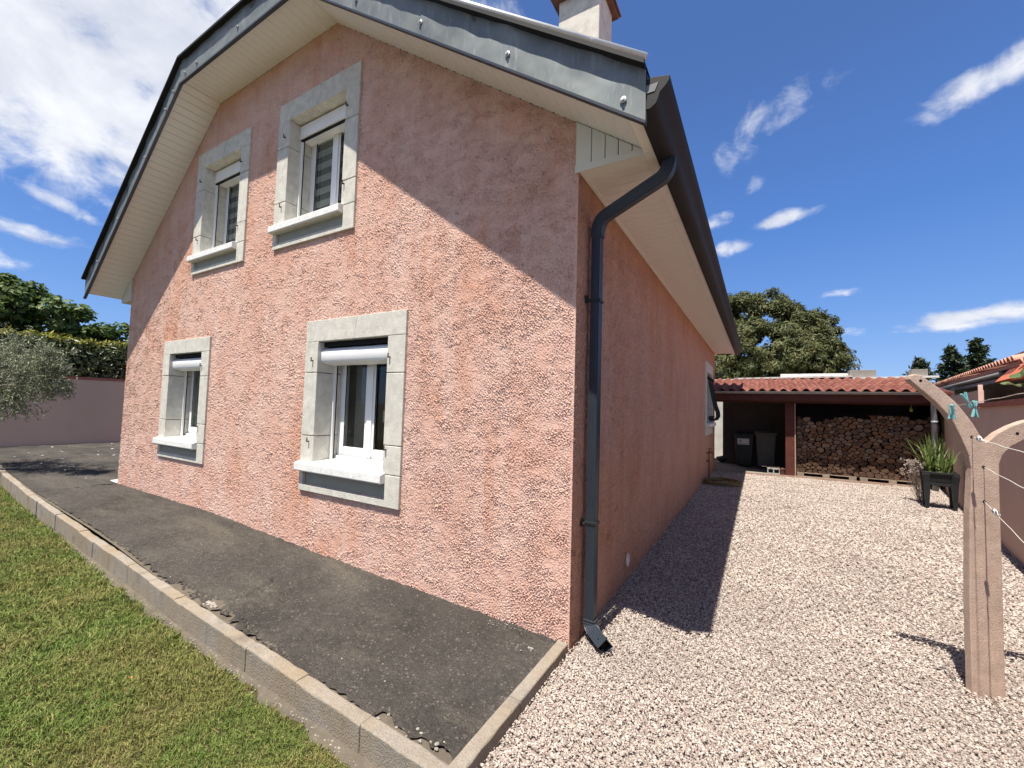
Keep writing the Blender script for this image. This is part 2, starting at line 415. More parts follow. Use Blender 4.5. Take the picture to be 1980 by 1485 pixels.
def pebble():
    m = Mat('limestone_pebble', .85, .2); m.src = m.obj
    r = m.rand(); cr = m.N.new('ShaderNodeValToRGB'); e = cr.color_ramp.elements
    e[0].position = 0.; e[0].color = (.21, .16, .14, 1); e[1].position = 1.; e[1].color = (.52, .475, .43, 1)
    for p, c in ((.12, (.25, .19, .165, 1)), (.28, (.32, .26, .23, 1)), (.5, (.385, .325, .285, 1)), (.8, (.45, .395, .35, 1))):
        x = e.new(p); x.color = c
    m.L.new(r, cr.inputs[0]); m.col = cr.outputs[0]
    m.bright(m.ramp(m.noise(1.2, 3, .5, src=m.pos), .3, .7, .88, 1.1))
    return m.done()


PEBBLE = pebble()


def lawn_soil():
    m = Mat('lawn_soil', .95, .1); m.src = m.pos
    m.base((.075, .07, .026)); m.mix(m.ramp(m.noise(9, 5), .42, .62, 0, .8), (.14, .115, .06)); m.bump(m.noise(120, 3), 1., .02)
    return m.done()


def blade():
    m = Mat('grass_blade', .6, .25); m.src = m.pos
    r = m.rand(); m.base((.115, .17, .034)); m.mix(m.ramp(m.noise(1.7, 5, .6), .40, .62, 0, .8), (.185, .18, .055))
    m.mix(m.ramp(m.noise(.9, 4, .6), .55, .70, 0, .5), (.22, .20, .075))
    m.bright(m.ramp(r, 0, 1, .6, 1.5)); m.mix(m.ramp(r, .86, .9, 0, .8), (.30, .235, .10))
    m.p.inputs['Transmission Weight'].default_value = 0
    return m.done()


SOIL = lawn_soil(); BLADE = blade()


def leaf(name, c1, c2, rough=.5, spec=.3, sc=3., trans=.25):
    m = Mat(name, rough, spec); m.src = m.pos
    m.base(c1); m.mix(m.ramp(m.noise(sc, 4, .6), .35, .65), c2); m.bright(m.ramp(m.noise(40, 2), .3, .7, .6, 1.4))
    mat = m.done(); N = m.N; L = m.L
    tr = N.new('ShaderNodeBsdfTranslucent'); L.new(m.col, tr.inputs[0]); mx = N.new('ShaderNodeMixShader'); mx.inputs[0].default_value = trans
    o = [n for n in N if n.type == 'OUTPUT_MATERIAL'][0]
    L.new(m.p.outputs[0], mx.inputs[1]); L.new(tr.outputs[0], mx.inputs[2]); L.new(mx.outputs[0], o.inputs[0])
    return mat


LEAF_CHEST = leaf('chestnut_leaf', (.045, .066, .020), (.135, .135, .05), sc=2.2)
LEAF_DEC = leaf('broad_leaf', (.055, .098, .024), (.12, .17, .045), trans=.35)
LEAF_HEDGE = leaf('laurel_leaf', (.06, .085, .028), (.10, .12, .045), .35, .5)
LEAF_HEDGE_TOP = leaf('laurel_new_leaf', (.17, .19, .022), (.27, .24, .035))
LEAF_OLIVE = leaf('olive_leaf', (.15, .175, .095), (.27, .29, .19), .5, .35, 5., .15)
LEAF_CON = leaf('conifer_needle', (.022, .040, .018), (.045, .065, .028))
LEAF_CON_B = leaf('conifer_soft_needle', (.045, .066, .035), (.075, .09, .05))
LEAF_IRIS = leaf('iris_blade', (.085, .13, .03), (.15, .19, .06), .45, .35, 8.)
LEAF_FIG = leaf('fig_leaf', (.075, .12, .035), (.12, .165, .06), .5, .35)
LEAF_DRY = leaf('dry_stem', (.24, .19, .16), (.34, .28, .24), .8, .1)
BARK = simple('bark', (.10, .08, .06), .95, .1, var=.3, sc=14, bump=(18, .8, .03))
BARK_OLIVE = simple('olive_bark', (.17, .15, .125), .95, .1, var=.3, sc=14, bump=(18, .8, .03))


def tile_mat(name, c1, c2, dark):
    m = Mat(name, .85, .2); m.src = m.pos; r = m.rand()
    m.base(c1); m.mix(m.ramp(r, 0, 1), c2); m.mix(m.ramp(m.noise(9, 6, .65), .5, .75, 0, .7), dark); m.bump(m.noise(60, 4), .4, .005)
    return m.done()


TILE = tile_mat('terracotta_roof_tile', (.165, .055, .042), (.24, .10, .072), (.13, .065, .05))
TILE_PALE = tile_mat('weathered_roof_tile', (.42, .20, .15), (.50, .29, .22), (.22, .12, .09))
WOOD_RED = simple('red_brown_stained_wood', (.095, .03, .021), .7, .25, var=.25, sc=4)
WOOD_PALE = simple('bleached_wood_edge', (.34, .24, .19), .85, .15, var=.2, sc=12)
PALLET = simple('weathered_pallet_wood', (.27, .215, .165), .9, .1, var=.25, sc=12, bump=(40, .4, .004))
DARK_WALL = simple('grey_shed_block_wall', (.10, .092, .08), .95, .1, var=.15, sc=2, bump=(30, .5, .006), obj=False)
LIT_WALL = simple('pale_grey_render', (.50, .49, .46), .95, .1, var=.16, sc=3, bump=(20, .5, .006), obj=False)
SHEET = simple('white_fibre_cement_sheet', (.62, .60, .57), .8, .2, var=.1, sc=2, grime=((.34, .13, .07), 4, .7))
BLOCKWORK = concrete('grey_blockwork', (.27, .25, .225), (.16, .15, .135), .8, True, sc=.4)
GREY_PVC = simple('grey_pvc_pipe', (.24, .25, .27), .4, .4, var=.06)
GREY_GUTTER = simple('grey_pvc_gutter', (.27, .25, .235), .45, .4, var=.1)
ORANGE = simple('orange_terracotta_flashing', (.55, .165, .085), .7, .25, var=.08, sc=5)
BIN_DARK = simple('dark_bin_plastic', (.016, .02, .022), .5, .35)
BIN_GREY = simple('grey_bin_plastic', (.11, .11, .10), .55, .3)
BIN_LID = simple('olive_bin_lid', (.13, .11, .065), .55, .3)
STICKER = simple('white_sticker', (.6, .6, .58), .6, .3)
INK = simple('black_ink', (.02, .02, .02), .7, .2)
HOSE = simple('tan_hose', (.20, .14, .06), .5, .35, var=.25, sc=10)
BRASS = simple('tarnished_copper', (.24, .12, .07), .5, .5, .5, var=.3, sc=30)
WIRE = simple('white_line_cord', (.72, .68, .63), .6, .3)
WIRE_TAN = simple('aged_line_cord', (.55, .46, .40), .6, .3)
WHITE_PL = simple('white_plastic', (.75, .75, .74), .4, .4)
TEAL = simple('teal_plastic', (.21, .46, .46), .45, .4, var=.1, sc=20)
HOLE_SHADE = simple('hole_shade', (.02, .015, .012), .95, .05)  # near-black standing in for the shade inside holes
YELLOW = simple('yellow_green_plastic', (.45, .5, .08), .4, .4)


def log_mat():
    m = Mat('split_firewood', .9, .1); m.src = m.pos; r = m.rand()
    cr = m.N.new('ShaderNodeValToRGB'); e = cr.color_ramp.elements
    e[0].color = (.10, .06, .042, 1); e[1].color = (.28, .20, .14, 1)
    for p, c in ((.3, (.15, .098, .07, 1)), (.55, (.21, .11, .055, 1)), (.75, (.18, .13, .10, 1))): x = e.new(p); x.color = c
    m.L.new(r, cr.inputs[0]); m.col = cr.outputs[0]
    m.bright(m.ramp(m.noise(35, 5, .7, (1, .2, 1)), .3, .7, .7, 1.25)); m.bump(m.noise(60, 4, .7), .5, .006)
    return m.done()


LOG_END = log_mat()
LOG_BARK = simple('log_bark', (.13, .08, .06), .95, .08, var=.35, sc=20)


# ------------------------------------------------------------------ ground
def ground_z(x, y): return -.02 - .0 * x


def poly_sheet(name, pts, z, mat, kind='structure'):
    me = bpy.data.meshes.new(name); me.from_pydata([(x, y, z) for x, y in pts], [], [tuple(range(len(pts)))])
    o = link(name, me, mat); o['kind'] = kind
    return o


EARTH = simple('bare_earth', (.13, .115, .08), .95, .1, var=.3, sc=.2, obj=False)
poly_sheet('ground', [(-400, -400), (400, -400), (400, 400), (-400, 400)], -.16, EARTH)
WP0 = Vector((3.568, 4.262, 0)); WD = Vector((.1683, .9857, 0)); WN = Vector((.9857, -.1683, 0))


def rw(s, off, z): return WP0 + WD * s + WN * off + Vector((0, 0, z))


g0 = rw(-12, .05, 0); g1 = rw(8.5, .05, 0)
gravel_pts = [(-.02, -9), (g0.x, -9), (g0.x, g0.y), (g1.x, g1.y), (g1.x, 10.6), (.8, 10.02), (-.6, 9.95), (-3, 12.3), (-6, 12.3), (-6, 10.0), (-.02, 10.0)]
poly_sheet('gravel_yard', [(-.02, -9), (g0.x, -9), (g0.x, g0.y), (g1.x, g1.y), (4.6, 10.35), (.8, 9.98), (-6, 9.98), (-6, 9.5), (-.02, 9.5)], -.03, GRAVEL_BED)

KX = [-16, -12, -10.2, -7.7, -5.8, -2.6, -1.1, 0.0]; KY = [-.30, -.62, -.79, -.95, -1.03, -1.165, -1.20, -1.225]
kerb_y = lambda x: float(np.interp(x, KX, KY))
TZX = [-16, -5.0, -4.2, -2.7, -1.2, -.4, 0]; TZ = [.178, .178, .165, .105, .066, .045, .03]
tar_z = lambda x: np.interp(x, TZX, TZ)
LZX = [-16, -8, -2.5, 0]; LZ = [.0, -.03, -.06, -.085]
lawn_z = lambda x: np.interp(x, LZX, LZ)
kerb_z = lambda x: np.interp(x, [-16, -8, -2.6, 0], [.195, .165, .10, .052])


def build_tarmac():
    NF = noise_field(1024, 1024, .02, .05, .9, 5); NS = noise_field(1024, 1024, .02, .04, .16, 6)
    # strip along the gable, fine enough for its cracks
    xs = np.concatenate([np.linspace(-7.72, -4.2, 120), np.linspace(-4.2, -.03, 300)[1:]]); nt_ = 84
    t = np.linspace(0, 1, nt_) ** 1.0
    ky = np.interp(xs, KX, KY) + .082 + .012 * sample(NS, .02, xs, xs * 0 + 3) * (xs > -3.5)
    edge = np.clip(.014 * sample(NF, .02, xs * .8, xs * 0 + 1) + .006 * sample(NS, .02, xs, xs * 0 + 1), -.03, .05); ky = ky + np.where(xs > -.55, .05 + edge, np.where((xs < -1.9) & (xs > -2.9), .02 + edge, np.maximum(edge * .4, -.004)))
    X = np.repeat(xs[:, None], nt_, 1); Y = ky[:, None] + (.02 - ky[:, None]) * t[None, :]
    X = np.minimum(X, -.078 + .004 * sample(NS, .02, X, Y))
    Z = tar_z(X) + .004 * sample(NF, .02, X, Y) + .0012 * sample(NS, .02, X, Y)
    cracks = [[(-2.95, -1.05), (-2.72, -1.02), (-2.5, -1.0), (-2.36, -.98), (-2.28, -.93), (-2.25, -.84), (-2.36, -.62), (-2.45, -.45)],
              [(-2.7, -1.03), (-2.55, -1.05), (-2.42, -1.08)], [(-2.36, -.98), (-2.2, -1.02), (-2.05, -1.04), (-1.9, -1.03), (-1.75, -1.07), (-1.5, -1.06), (-1.3, -1.1)],
              [(-.35, -.06), (-.26, -.12), (-.22, -.2), (-.28, -.27)], [(-4.4, -1.0), (-4.1, -1.02), (-3.8, -.98), (-3.6, -.99)], [(-.2, -.03), (-.12, -.06)]]
    for c in cracks:
        for (ax, ay), (bx, by) in zip(c[:-1], c[1:]):
            jx = X + .012 * sample(NS, .02, X + 5, Y); jy = Y + .012 * sample(NS, .02, X, Y + 5)
            dx, dy = bx - ax, by - ay; l2 = dx * dx + dy * dy; u = np.clip(((jx - ax) * dx + (jy - ay) * dy) / l2, 0, 1)
            D = np.hypot(jx - ax - u * dx, jy - ay - u * dy); Z -= .022 * np.exp(-(D / .008) ** 2)
    hole = np.exp(-(((X + 2.33) / .085) ** 2 + ((Y + 1.03) / .055) ** 2) ** 2); Z -= .03 * hole
    v = np.stack([X, Y, Z], -1).reshape(-1, 3); q = grid_quads(len(xs), nt_)
    # the drive round the far corner
    xs2 = np.linspace(-15.4, -7.7, 60); ys2 = np.linspace(0, 1, 60)
    k2 = np.interp(xs2, KX, KY) + .08; X2 = np.repeat(xs2[:, None], 60, 1); Y2 = k2[:, None] + (13.5 - k2[:, None]) * ys2[None, :] ** 2
    Z2 = tar_z(X2) + .006 * sample(NF, .02, X2 * .3, Y2 * .3)
    v2 = np.stack([X2, Y2, Z2], -1).reshape(-1, 3); q2 = grid_quads(60, 60) + len(v)
    o = np_mesh('tarmac_path', np.concatenate([v, v2]), np.concatenate([q, q2]), TARMAC, smooth=True); o['kind'] = 'structure'
    b = poly_sheet('tarmac_bed', [(-15.4, -.4), (-10, -.75), (-5, -1.0), (-.08, -1.16), (-.08, .05), (-7.7, .05), (-7.7, 13.5), (-15.4, 13.5)], -.05, FOOTING)
    xb = np.linspace(-15.3, -.079, 120); kb = np.interp(xb, KX, KY) + .06; zb = tar_z(xb) - .012
    o = np_mesh('tarmac_edging', np.concatenate([np.stack([xb, kb, zb], -1), np.stack([xb, kb + .28, zb], -1)]), [(i, i + 1, 121 + i, 120 + i) for i in range(119)], FOOTING); o['kind'] = 'structure'


build_tarmac()
# lawn
lx = np.linspace(-16, -.01, 120); lt = np.linspace(0, 1, 40)
LXX = np.repeat(lx[:, None], 40, 1); LYY = np.interp(LXX, KX, KY) - .005 - (lt[None, :] ** 1.5) * 9
LZZ = lawn_z(LXX) - .012 + .006 * np.sin(LXX * 3.1) * np.sin(LYY * 4.3)
o = np_mesh('lawn', np.stack([LXX, LYY, LZZ], -1).reshape(-1, 3), grid_quads(120, 40), SOIL, smooth=True); o['kind'] = 'structure'
# exposed concrete footing under the kerb
NFt = noise_field(512, 64, .03, .16, .7, 21)
fx = np.linspace(-5.6, -.1, 140); wv = .06 + .025 * sample(NFt, .03, fx, fx * 0); wv *= np.clip((fx + 5.8) / 1.5, 0.15, 1); wv = np.clip(wv, .008, .12)
ky = np.interp(fx, KX, KY)
fv = np.concatenate([np.stack([fx, ky + .01, lawn_z(fx) + .010], -1), np.stack([fx, ky - wv * .6, lawn_z(fx) + .003 + .002 * sample(NFt, .03, fx, fx * 0 + .6)], -1), np.stack([fx, ky - wv, lawn_z(fx) - .04], -1)])
n = len(fx); fq = [(i, i + 1, n + i + 1, n + i) for i in range(n - 1)] + [(n + i, n + i + 1, 2 * n + i + 1, 2 * n + i) for i in range(n - 1)]
o = np_mesh('kerb_footing', fv, fq, FOOTING, smooth=True); o['kind'] = 'structure'

# kerb of single stones
kerb = empty('garden_kerb', (-4, -1.1, 0), 'weathered concrete kerb of short stones between the lawn and the tarmac path', 'kerb')
x = -.055; i = 0
while x > -15.2:
    w = rnd.choice((.5, .5, .5, .47, .52)); x0 = x - w + .002
    ya, yb = kerb_y(x), kerb_y(x0); za, zb = float(kerb_z(x)), float(kerb_z(x0)); j = rnd.uniform(-.006, .006); jz = rnd.uniform(-.004, .004)
    mb = MB(); NS_ = 8
    top = []
    vv = []; fs = []
    for k in range(NS_ + 1):
        t = k / NS_; xx = x + (x0 - x) * t; yy = ya + (yb - ya) * t + j; zt = za + (zb - za) * t + jz
        c1 = rnd.uniform(.003, .011); c2 = rnd.uniform(.004, .016); h = rnd.uniform(-.002, .002)
        vv += [(xx, yy + .0, -.14), (xx, yy, zt - c1), (xx, yy + c1, zt + h), (xx, yy + .078 - c2, zt + h), (xx, yy + .08, zt - c2 * .8), (xx, yy + .08, -.14)]
    for k in range(NS_):
        for a in range(5): fs.append((k * 6 + a, k * 6 + a + 1, k * 6 + 7 + a, k * 6 + 6 + a))
    fs += [tuple(range(5, -1, -1)), tuple(range(NS_ * 6, NS_ * 6 + 6))]
    mb.add(vv, fs); mb.build('kerb_stone', KERB, kerb, bevel=.003, seg=1)
    x -= w; i += 1
y = -1.225
while y < -.02:
    y1 = min(y + .58, -.012); mb = MB(); vv = []; fs = []
    for k in range(9):
        t = k / 8; yy = y + (y1 - .005 - y) * t; xx = .004 + (1.2 + yy) * -.004; c1 = rnd.uniform(.003, .008); zt = .053 + rnd.uniform(-.0015, .0015)
        vv += [(xx, yy, -.12), (xx, yy, zt - c1), (xx - c1, yy, zt), (xx - .07, yy, zt), (xx - .076, yy, zt - .008), (xx - .076, yy, -.12)]
    for k in range(8):
        for a in range(5): fs.append((k * 6 + a, k * 6 + a + 1, k * 6 + 7 + a, k * 6 + 6 + a))
    fs += [tuple(range(5, -1, -1)), tuple(range(48, 54))]
    mb.add(vv, fs); mb.build('kerb_stone', KERB, kerb, bevel=.002, seg=1); y = y1


def pebble_mesh(name, seed, mat, n=0):
    r = random.Random(seed); bm = bmesh.new(); bmesh.ops.create_icosphere(bm, subdivisions=1, radius=1)
    ax = (r.uniform(.8, 1.25), r.uniform(.6, 1.0), r.uniform(.45, .75))
    for v in bm.verts:
        k = r.uniform(.78, 1.15); v.co = Vector((v.co.x * ax[0] * k, v.co.y * ax[1] * k, v.co.z * ax[2] * k))
    bmesh.ops.triangulate(bm, faces=bm.faces); me = bpy.data.meshes.new(name); bm.to_mesh(me); bm.free(); me.materials.append(mat)
    return me


def gn_scatter(name, pts_mesh, objs, density_attr, smin, smax, tilt, seed, zrot=True):
    """an object whose modifier strews instances of a few small meshes over its own faces"""
    ng = bpy.data.node_groups.new(name, 'GeometryNodeTree')
    ng.interface.new_socket('Geometry', in_out='INPUT', socket_type='NodeSocketGeometry'); ng.interface.new_socket('Geometry', in_out='OUTPUT', socket_type='NodeSocketGeometry')
    N = ng.nodes; L = ng.links; gi = N.new('NodeGroupInput'); go = N.new('NodeGroupOutput')
    dp = N.new('GeometryNodeDistributePointsOnFaces'); dp.distribute_method = 'RANDOM'; dp.inputs['Seed'].default_value = seed
    at = N.new('GeometryNodeInputNamedAttribute'); at.data_type = 'FLOAT'; at.inputs['Name'].default_value = density_attr
    L.new(gi.outputs[0], dp.inputs['Mesh']); L.new(at.outputs['Attribute'], dp.inputs['Density'])
    a2 = N.new('GeometryNodeInputNamedAttribute'); a2.data_type = 'FLOAT'; a2.inputs['Name'].default_value = 'size'
    join = N.new('GeometryNodeJoinGeometry')
    for o in reversed(objs):
        oi = N.new('GeometryNodeObjectInfo'); oi.inputs['Object'].default_value = o; oi.inputs['As Instance'].default_value = True; L.new(oi.outputs['Geometry'], join.inputs[0])
    ip = N.new('GeometryNodeInstanceOnPoints'); L.new(dp.outputs['Points'], ip.inputs['Points']); L.new(join.outputs[0], ip.inputs['Instance'])
    ip.inputs['Pick Instance'].default_value = True
    ri = N.new('FunctionNodeRandomValue'); ri.data_type = 'INT'; ri.inputs['Min'].default_value = 0; ri.inputs['Max'].default_value = len(objs) - 1; ri.inputs['Seed'].default_value = seed + 1
    L.new([o for o in ri.outputs if o.type == 'INT'][0], ip.inputs['Instance Index'])
    rr = N.new('FunctionNodeRandomValue'); rr.data_type = 'FLOAT_VECTOR'; rr.inputs['Min'].default_value = (-tilt, -tilt, 0); rr.inputs['Max'].default_value = (tilt, tilt, 6.283); rr.inputs['Seed'].default_value = seed + 2
    L.new([o for o in rr.outputs if o.type == 'VECTOR'][0], ip.inputs['Rotation'])
    rs = N.new('FunctionNodeRandomValue'); rs.data_type = 'FLOAT'; rs.inputs[2].default_value = smin; rs.inputs[3].default_value = smax; rs.inputs['Seed'].default_value = seed + 3
    mu = N.new('ShaderNodeMath'); mu.operation = 'MULTIPLY'; L.new([o for o in rs.outputs if o.type == 'VALUE' and o.enabled][0], mu.inputs[0]); L.new(a2.outputs['Attribute'], mu.inputs[1])
    L.new(mu.outputs[0], ip.inputs['Scale'])
    L.new(ip.outputs[0], go.inputs[0])
    md = pts_mesh.modifiers.new('scatter', 'NODES'); md.node_group = ng


def proto(me, name):
    """a mesh the scatter modifiers use; it stays out of the scene itself"""
    return bpy.data.objects.new(name, me)


def point_in(poly, X, Y):
    ins = np.zeros(X.shape, bool); n = len(poly)
    for i in range(n):
        x0, y0 = poly[i]; x1, y1 = poly[(i + 1) % n]
        c = ((y0 > Y) != (y1 > Y)) & (X < (x1 - x0) * (Y - y0) / (y1 - y0 + 1e-12) + x0); ins ^= c
    return ins


def scatter_sheet(name, x0, x1, y0, y1, step, zf, poly, densf, sizef, mat):
    xs = np.arange(x0, x1, step); ys = np.arange(y0, y1, step)
    X, Y = np.meshgrid(xs, ys, indexing='ij'); q = grid_quads(len(xs), len(ys)); V = np.stack([X, Y, zf(X, Y)], -1).reshape(-1, 3)
    c = V[q].mean(1); keep = point_in(poly, c[:, 0], c[:, 1]); q = q[keep]
    used = np.unique(q); rem = -np.ones(len(V), int); rem[used] = np.arange(len(used)); V = V[used]; q = rem[q]
    o = np_mesh(name, V, q, mat); o['kind'] = 'stuff'
    for nm, f in (('dens', densf), ('size', sizef)):
        a = o.data.attributes.new(nm, 'FLOAT', 'POINT'); a.data.foreach_set('value', f(V[:, 0], V[:, 1]).astype(np.float32))
    return o


def cam_dist(X, Y): return np.sqrt((X - CAM.x) ** 2 + (Y - CAM.y) ** 2 + CAM.z ** 2)


peb = [proto(pebble_mesh('pebble', 40 + k, PEBBLE), 'pebble') for k in range(5)]
gr_poly = [(.012, -5), (5, -5), (g0.x, g0.y), (rw(-3, .0, 0).x, rw(-3, 0, 0).y), (g1.x - .06, g1.y), (4.5, 10.33), (.8, 9.97), (-.3, 9.97), (-.02, 9.97), (.012, 0)]
gsz = lambda X, Y: np.clip(.0042 * cam_dist(X, Y) / 2.6 * 1.0, .0053, .0115)
NG = noise_field(256, 256, .1, .3, 2., 77)
go_ = scatter_sheet('gravel', -.3, 5.2, -4.6, 10.4, .1, lambda X, Y: X * 0 - .004 + .004 * sample(NG, .1, X, Y), gr_poly,
                    lambda X, Y: 1.0 / (gsz(X, Y) ** 2 * 3.14), gsz, GRAVEL_BED)
gn_scatter('gravel_scatter', go_, peb, 'dens', .55, 1.5, .5, 3)


def tuft_mesh(seed, nb, h, spread, w):
    r = random.Random(seed); v = []; f = []
    for k in range(nb):
        a = r.uniform(0, 6.28); px, py = r.uniform(-spread, spread), r.uniform(-spread, spread); hh = h * r.uniform(.55, 1.2); lean = r.uniform(.15, 1.0) * hh
        dx, dy = math.cos(a), math.sin(a); sx, sy = -dy * w * .5, dx * w * .5; b = len(v)
        v += [(px - sx, py - sy, -.006), (px + sx, py + sy, -.006), (px + dx * lean * .35 + sx * .8, py + dy * lean * .35 + sy * .8, hh * .6), (px + dx * lean * .35 - sx * .8, py + dy * lean * .35 - sy * .8, hh * .6), (px + dx * lean, py + dy * lean, hh * (.95 - .25 * lean / hh))]
        f += [(b, b + 1, b + 2, b + 3), (b + 3, b + 2, b + 4)]
    me = bpy.data.meshes.new('grass_tuft'); me.from_pydata(v, [], f); me.materials.append(BLADE); return me


tufts = [proto(tuft_mesh(60 + k, 8, .033, .013, .0028), 'grass_tuft') for k in range(5)]
gx_ = np.concatenate([np.linspace(-14, -5, 120), np.linspace(-5, -.03, 170)[1:]]); gt_ = np.linspace(0, 1, 60)
ed = np.interp(gx_, KX, KY) - .012 - np.clip((gx_ + 6.) / 1.5, 0, 1) * np.clip(.034 + .010 * sample(NG, .1, gx_ * 2.2, gx_ * 0 + 5) + .010 * sample(NG, .1, gx_ * 7., gx_ * 0 + 9), .0, .14)
GX_ = np.repeat(gx_[:, None], 60, 1); GY_ = ed[:, None] - (gt_[None, :] ** 1.6) * 2.6
GZ_ = lawn_z(GX_) - .020 + .006 * np.sin(GX_ * 3.1) * np.sin(GY_ * 4.3)
lo_ = np_mesh('lawn_grass', np.stack([GX_, GY_, GZ_], -1).reshape(-1, 3), grid_quads(len(gx_), 60), SOIL); lo_['kind'] = 'stuff'
dn = np.clip(8800 * (2.4 / cam_dist(GX_, GY_)) ** 1.1, 1500, 8800) * np.clip(1.0 + .3 * sample(NG, .1, GX_, GY_), .3, 1.3) * np.clip(.45 + (ed[:, None] - GY_) / .10, .45, 1)
for nm, val in (('dens', dn), ('size', np.clip(cam_dist(GX_, GY_) / 3.2, .85, 1.5))):
    a = lo_.data.attributes.new(nm, 'FLOAT', 'POINT'); a.data.foreach_set('value', val.ravel().astype(np.float32))
gn_scatter('grass_scatter', lo_, tufts, 'dens', .65, 1.35, .25, 9)

# rubble in the cracked tarmac and along the kerb
rub = MB()
for cx_, cy_, cz_, nn, sp, sz in ((-2.35, -1.04, .085, 26, .07, .016), (-.32, -1.10, .035, 22, .12, .011), (-.62, -1.09, .04, 10, .1, .010), (-.24, -.18, .036, 10, .06, .011), (-1.5, -1.08, .06, 10, .25, .008), (-.5, -.05, .05, 18, .1, .006)):
    for k in range(nn):
        me = pebble_mesh('x', rnd.randint(0, 9999), KERB); s_ = sz * rnd.uniform(.4, 1.25); p = Vector((cx_ + rnd.gauss(0, sp * .6), cy_ + rnd.gauss(0, sp * .28), cz_))
        p.x = min(p.x, -.09); rub.add([p + v.co * s_ for v in me.vertices], [tuple(q.vertices) for q in me.polygons]); bpy.data.meshes.remove(me)
for k in range(420):
    me = pebble_mesh('x', rnd.randint(0, 9999), KERB); s_ = rnd.uniform(.0025, .008); xx = -rnd.uniform(.1, 6.5); p = Vector((xx, kerb_y(xx) - abs(rnd.gauss(0, .028)) - .002, float(lawn_z(xx)) + .004))
    rub.add([p + v.co * s_ for v in me.vertices], [tuple(q.vertices) for q in me.polygons]); bpy.data.meshes.remove(me)
o = rub.build('rubble', concrete('rubble_stone', (.30, .275, .24), (.18, .165, .14), .6, False)); o['kind'] = 'stuff'

# ------------------------------------------------------------------ house
house = empty('house', (-3.85, 5, 0), 'pink roughcast house with cream framed windows and a grey zinc roof edge', 'house')
XL, YB = -7.70, 10.42
PROF = [(-7.70, 3.47), (-5.16, 5.53), (-2.75, 5.555), (0.0, 3.556)]
prof_z = lambda x: np.interp(x, [p[0] for p in PROF], [p[1] for p in PROF])
# windows: outer surround (x0,x1,z0,z1), opening (x0,x1,z sill, z top)
WIN = {'UL': ((-5.63, -4.305, 3.241, 4.925), (-5.425, -4.50, 3.50, 4.71)), 'UR': ((-3.685, -2.311, 3.263, 4.957), (-3.475, -2.51, 3.53, 4.735)),
       'LL': ((-6.29, -4.975, .735, 2.362), (-6.092, -5.175, 1.0, 2.175)), 'LR': ((-2.953, -1.553, .676, 2.39), (-2.752, -1.765, .965, 2.175))}


def wall_panel(name, us, zs, axis, zfun, holes, F1, F2, amp, mat, origin=0., sign=-1, fd=.004):
    """a displaced roughcast sheet; us along the wall, relief towards sign*axis"""
    U = np.repeat(us[:, None], len(zs), 1); top = zfun(us)[:, None]; Z = -.12 + (top + .12) * zs[None, :]
    h = sample(F1, fd, U, Z); big = sample(F2, .02, U, Z)
    med = sample(FM, .008, U, Z); h = h * np.clip(1. + .12 * big + .16 * med, .5, 1.5) + .16 * med
    cap = .7 + .35 * big; h = np.where(h > cap, cap + (h - cap) * .15, h); h = np.where(h < -.35, -.35 + (h + .35) * 1.5, h); h = np.maximum(h, -2.4)
    flat = np.clip(.95 + .12 * big, .6, 1.2)
    D = amp * (h * flat - .3)
    D = np.where(U > -.03, D * np.clip((-U) / .03, .25, 1), D) if axis == 'y' else D
    if axis == 'y': V = np.stack([U, origin + sign * D, Z], -1)
    else: V = np.stack([origin + sign * D, U, Z], -1)
    q = grid_quads(len(us), len(zs)); V = V.reshape(-1, 3); c = V[q].mean(1); uu = c[:, 0 if axis == 'y' else 1]; keep = np.ones(len(q), bool)
    for a, b, c0, c1 in holes: keep &= ~((uu > a) & (uu < b) & (c[:, 2] > c0) & (c[:, 2] < c1))
    if axis == 'y' and sign < 0 or axis == 'x' and sign > 0: pass
    q = q[keep]
    # normals out of the house
    a, b, d_ = V[q[0][0]], V[q[0][1]], V[q[0][2]]; nn = np.cross(b - a, d_ - a); want = np.array([0, sign, 0]) if axis == 'y' else np.array([sign, 0, 0])
    if nn @ want < 0: q = q[:, ::-1]
    return np_mesh(name, V, q, mat, house, smooth=True)


F1 = noise_field(2560, 1536, .004, .0085, .017, 31, .62); FM = noise_field(1280, 1024, .008, .03, .13, 34, .6); F2 = noise_field(512, 512, .02, .15, .9, 32, .5)
us = [0.0]
while us[-1] > XL: us.append(us[-1] - (.0050 + .0012 * (-us[-1])))
us = np.array(us[::-1]); us[0] = XL
holes = [(o[0] + .07, o[1] - .07, o[2] + .07, o[3] - .07) for o, _ in WIN.values()]
wall_panel('gable_wall', us, np.linspace(0, 1, 800), 'y', prof_z, holes, F1, F2, .0052, PINK)
F3 = noise_field(1024, 1024, .005, .014, .04, 33, .4)
us2 = [0.0]
while us2[-1] < YB: us2.append(us2[-1] + .013 + .004 * us2[-1])
us2 = np.array(us2); us2[-1] = YB
SW = (7.97, 9.62, 1.02, 2.76)
wall_panel('side_wall', us2, np.linspace(0, 1, 210), 'x', lambda y: y * 0 + 3.24, [(SW[0] + .07, SW[1] - .07, SW[2] + .07, SW[3] - .07)], F3, F2, .0055, PINK_BOUNCE, 0.0, 1, .005)
mb = MB(); mb.box(XL, 0, YB - .2, YB, -.12, 3.3); mb.box(XL, XL + .2, .02, YB - .2, -.12, 3.45)
mb.prism([(XL, 3.3), (-5.16, 5.5), (-2.75, 5.5), (0, 3.3)], 'y', YB - .2, YB); mb.build('back_wall', PINK_BOUNCE, house)
# dark lining a few centimetres behind the roughcast skin keeps light out of the rooms
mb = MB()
mb.box(XL + .2, -.22, .02, YB - .2, 2.52, 2.58); mb.build('upper_floor', INTERIOR, house)

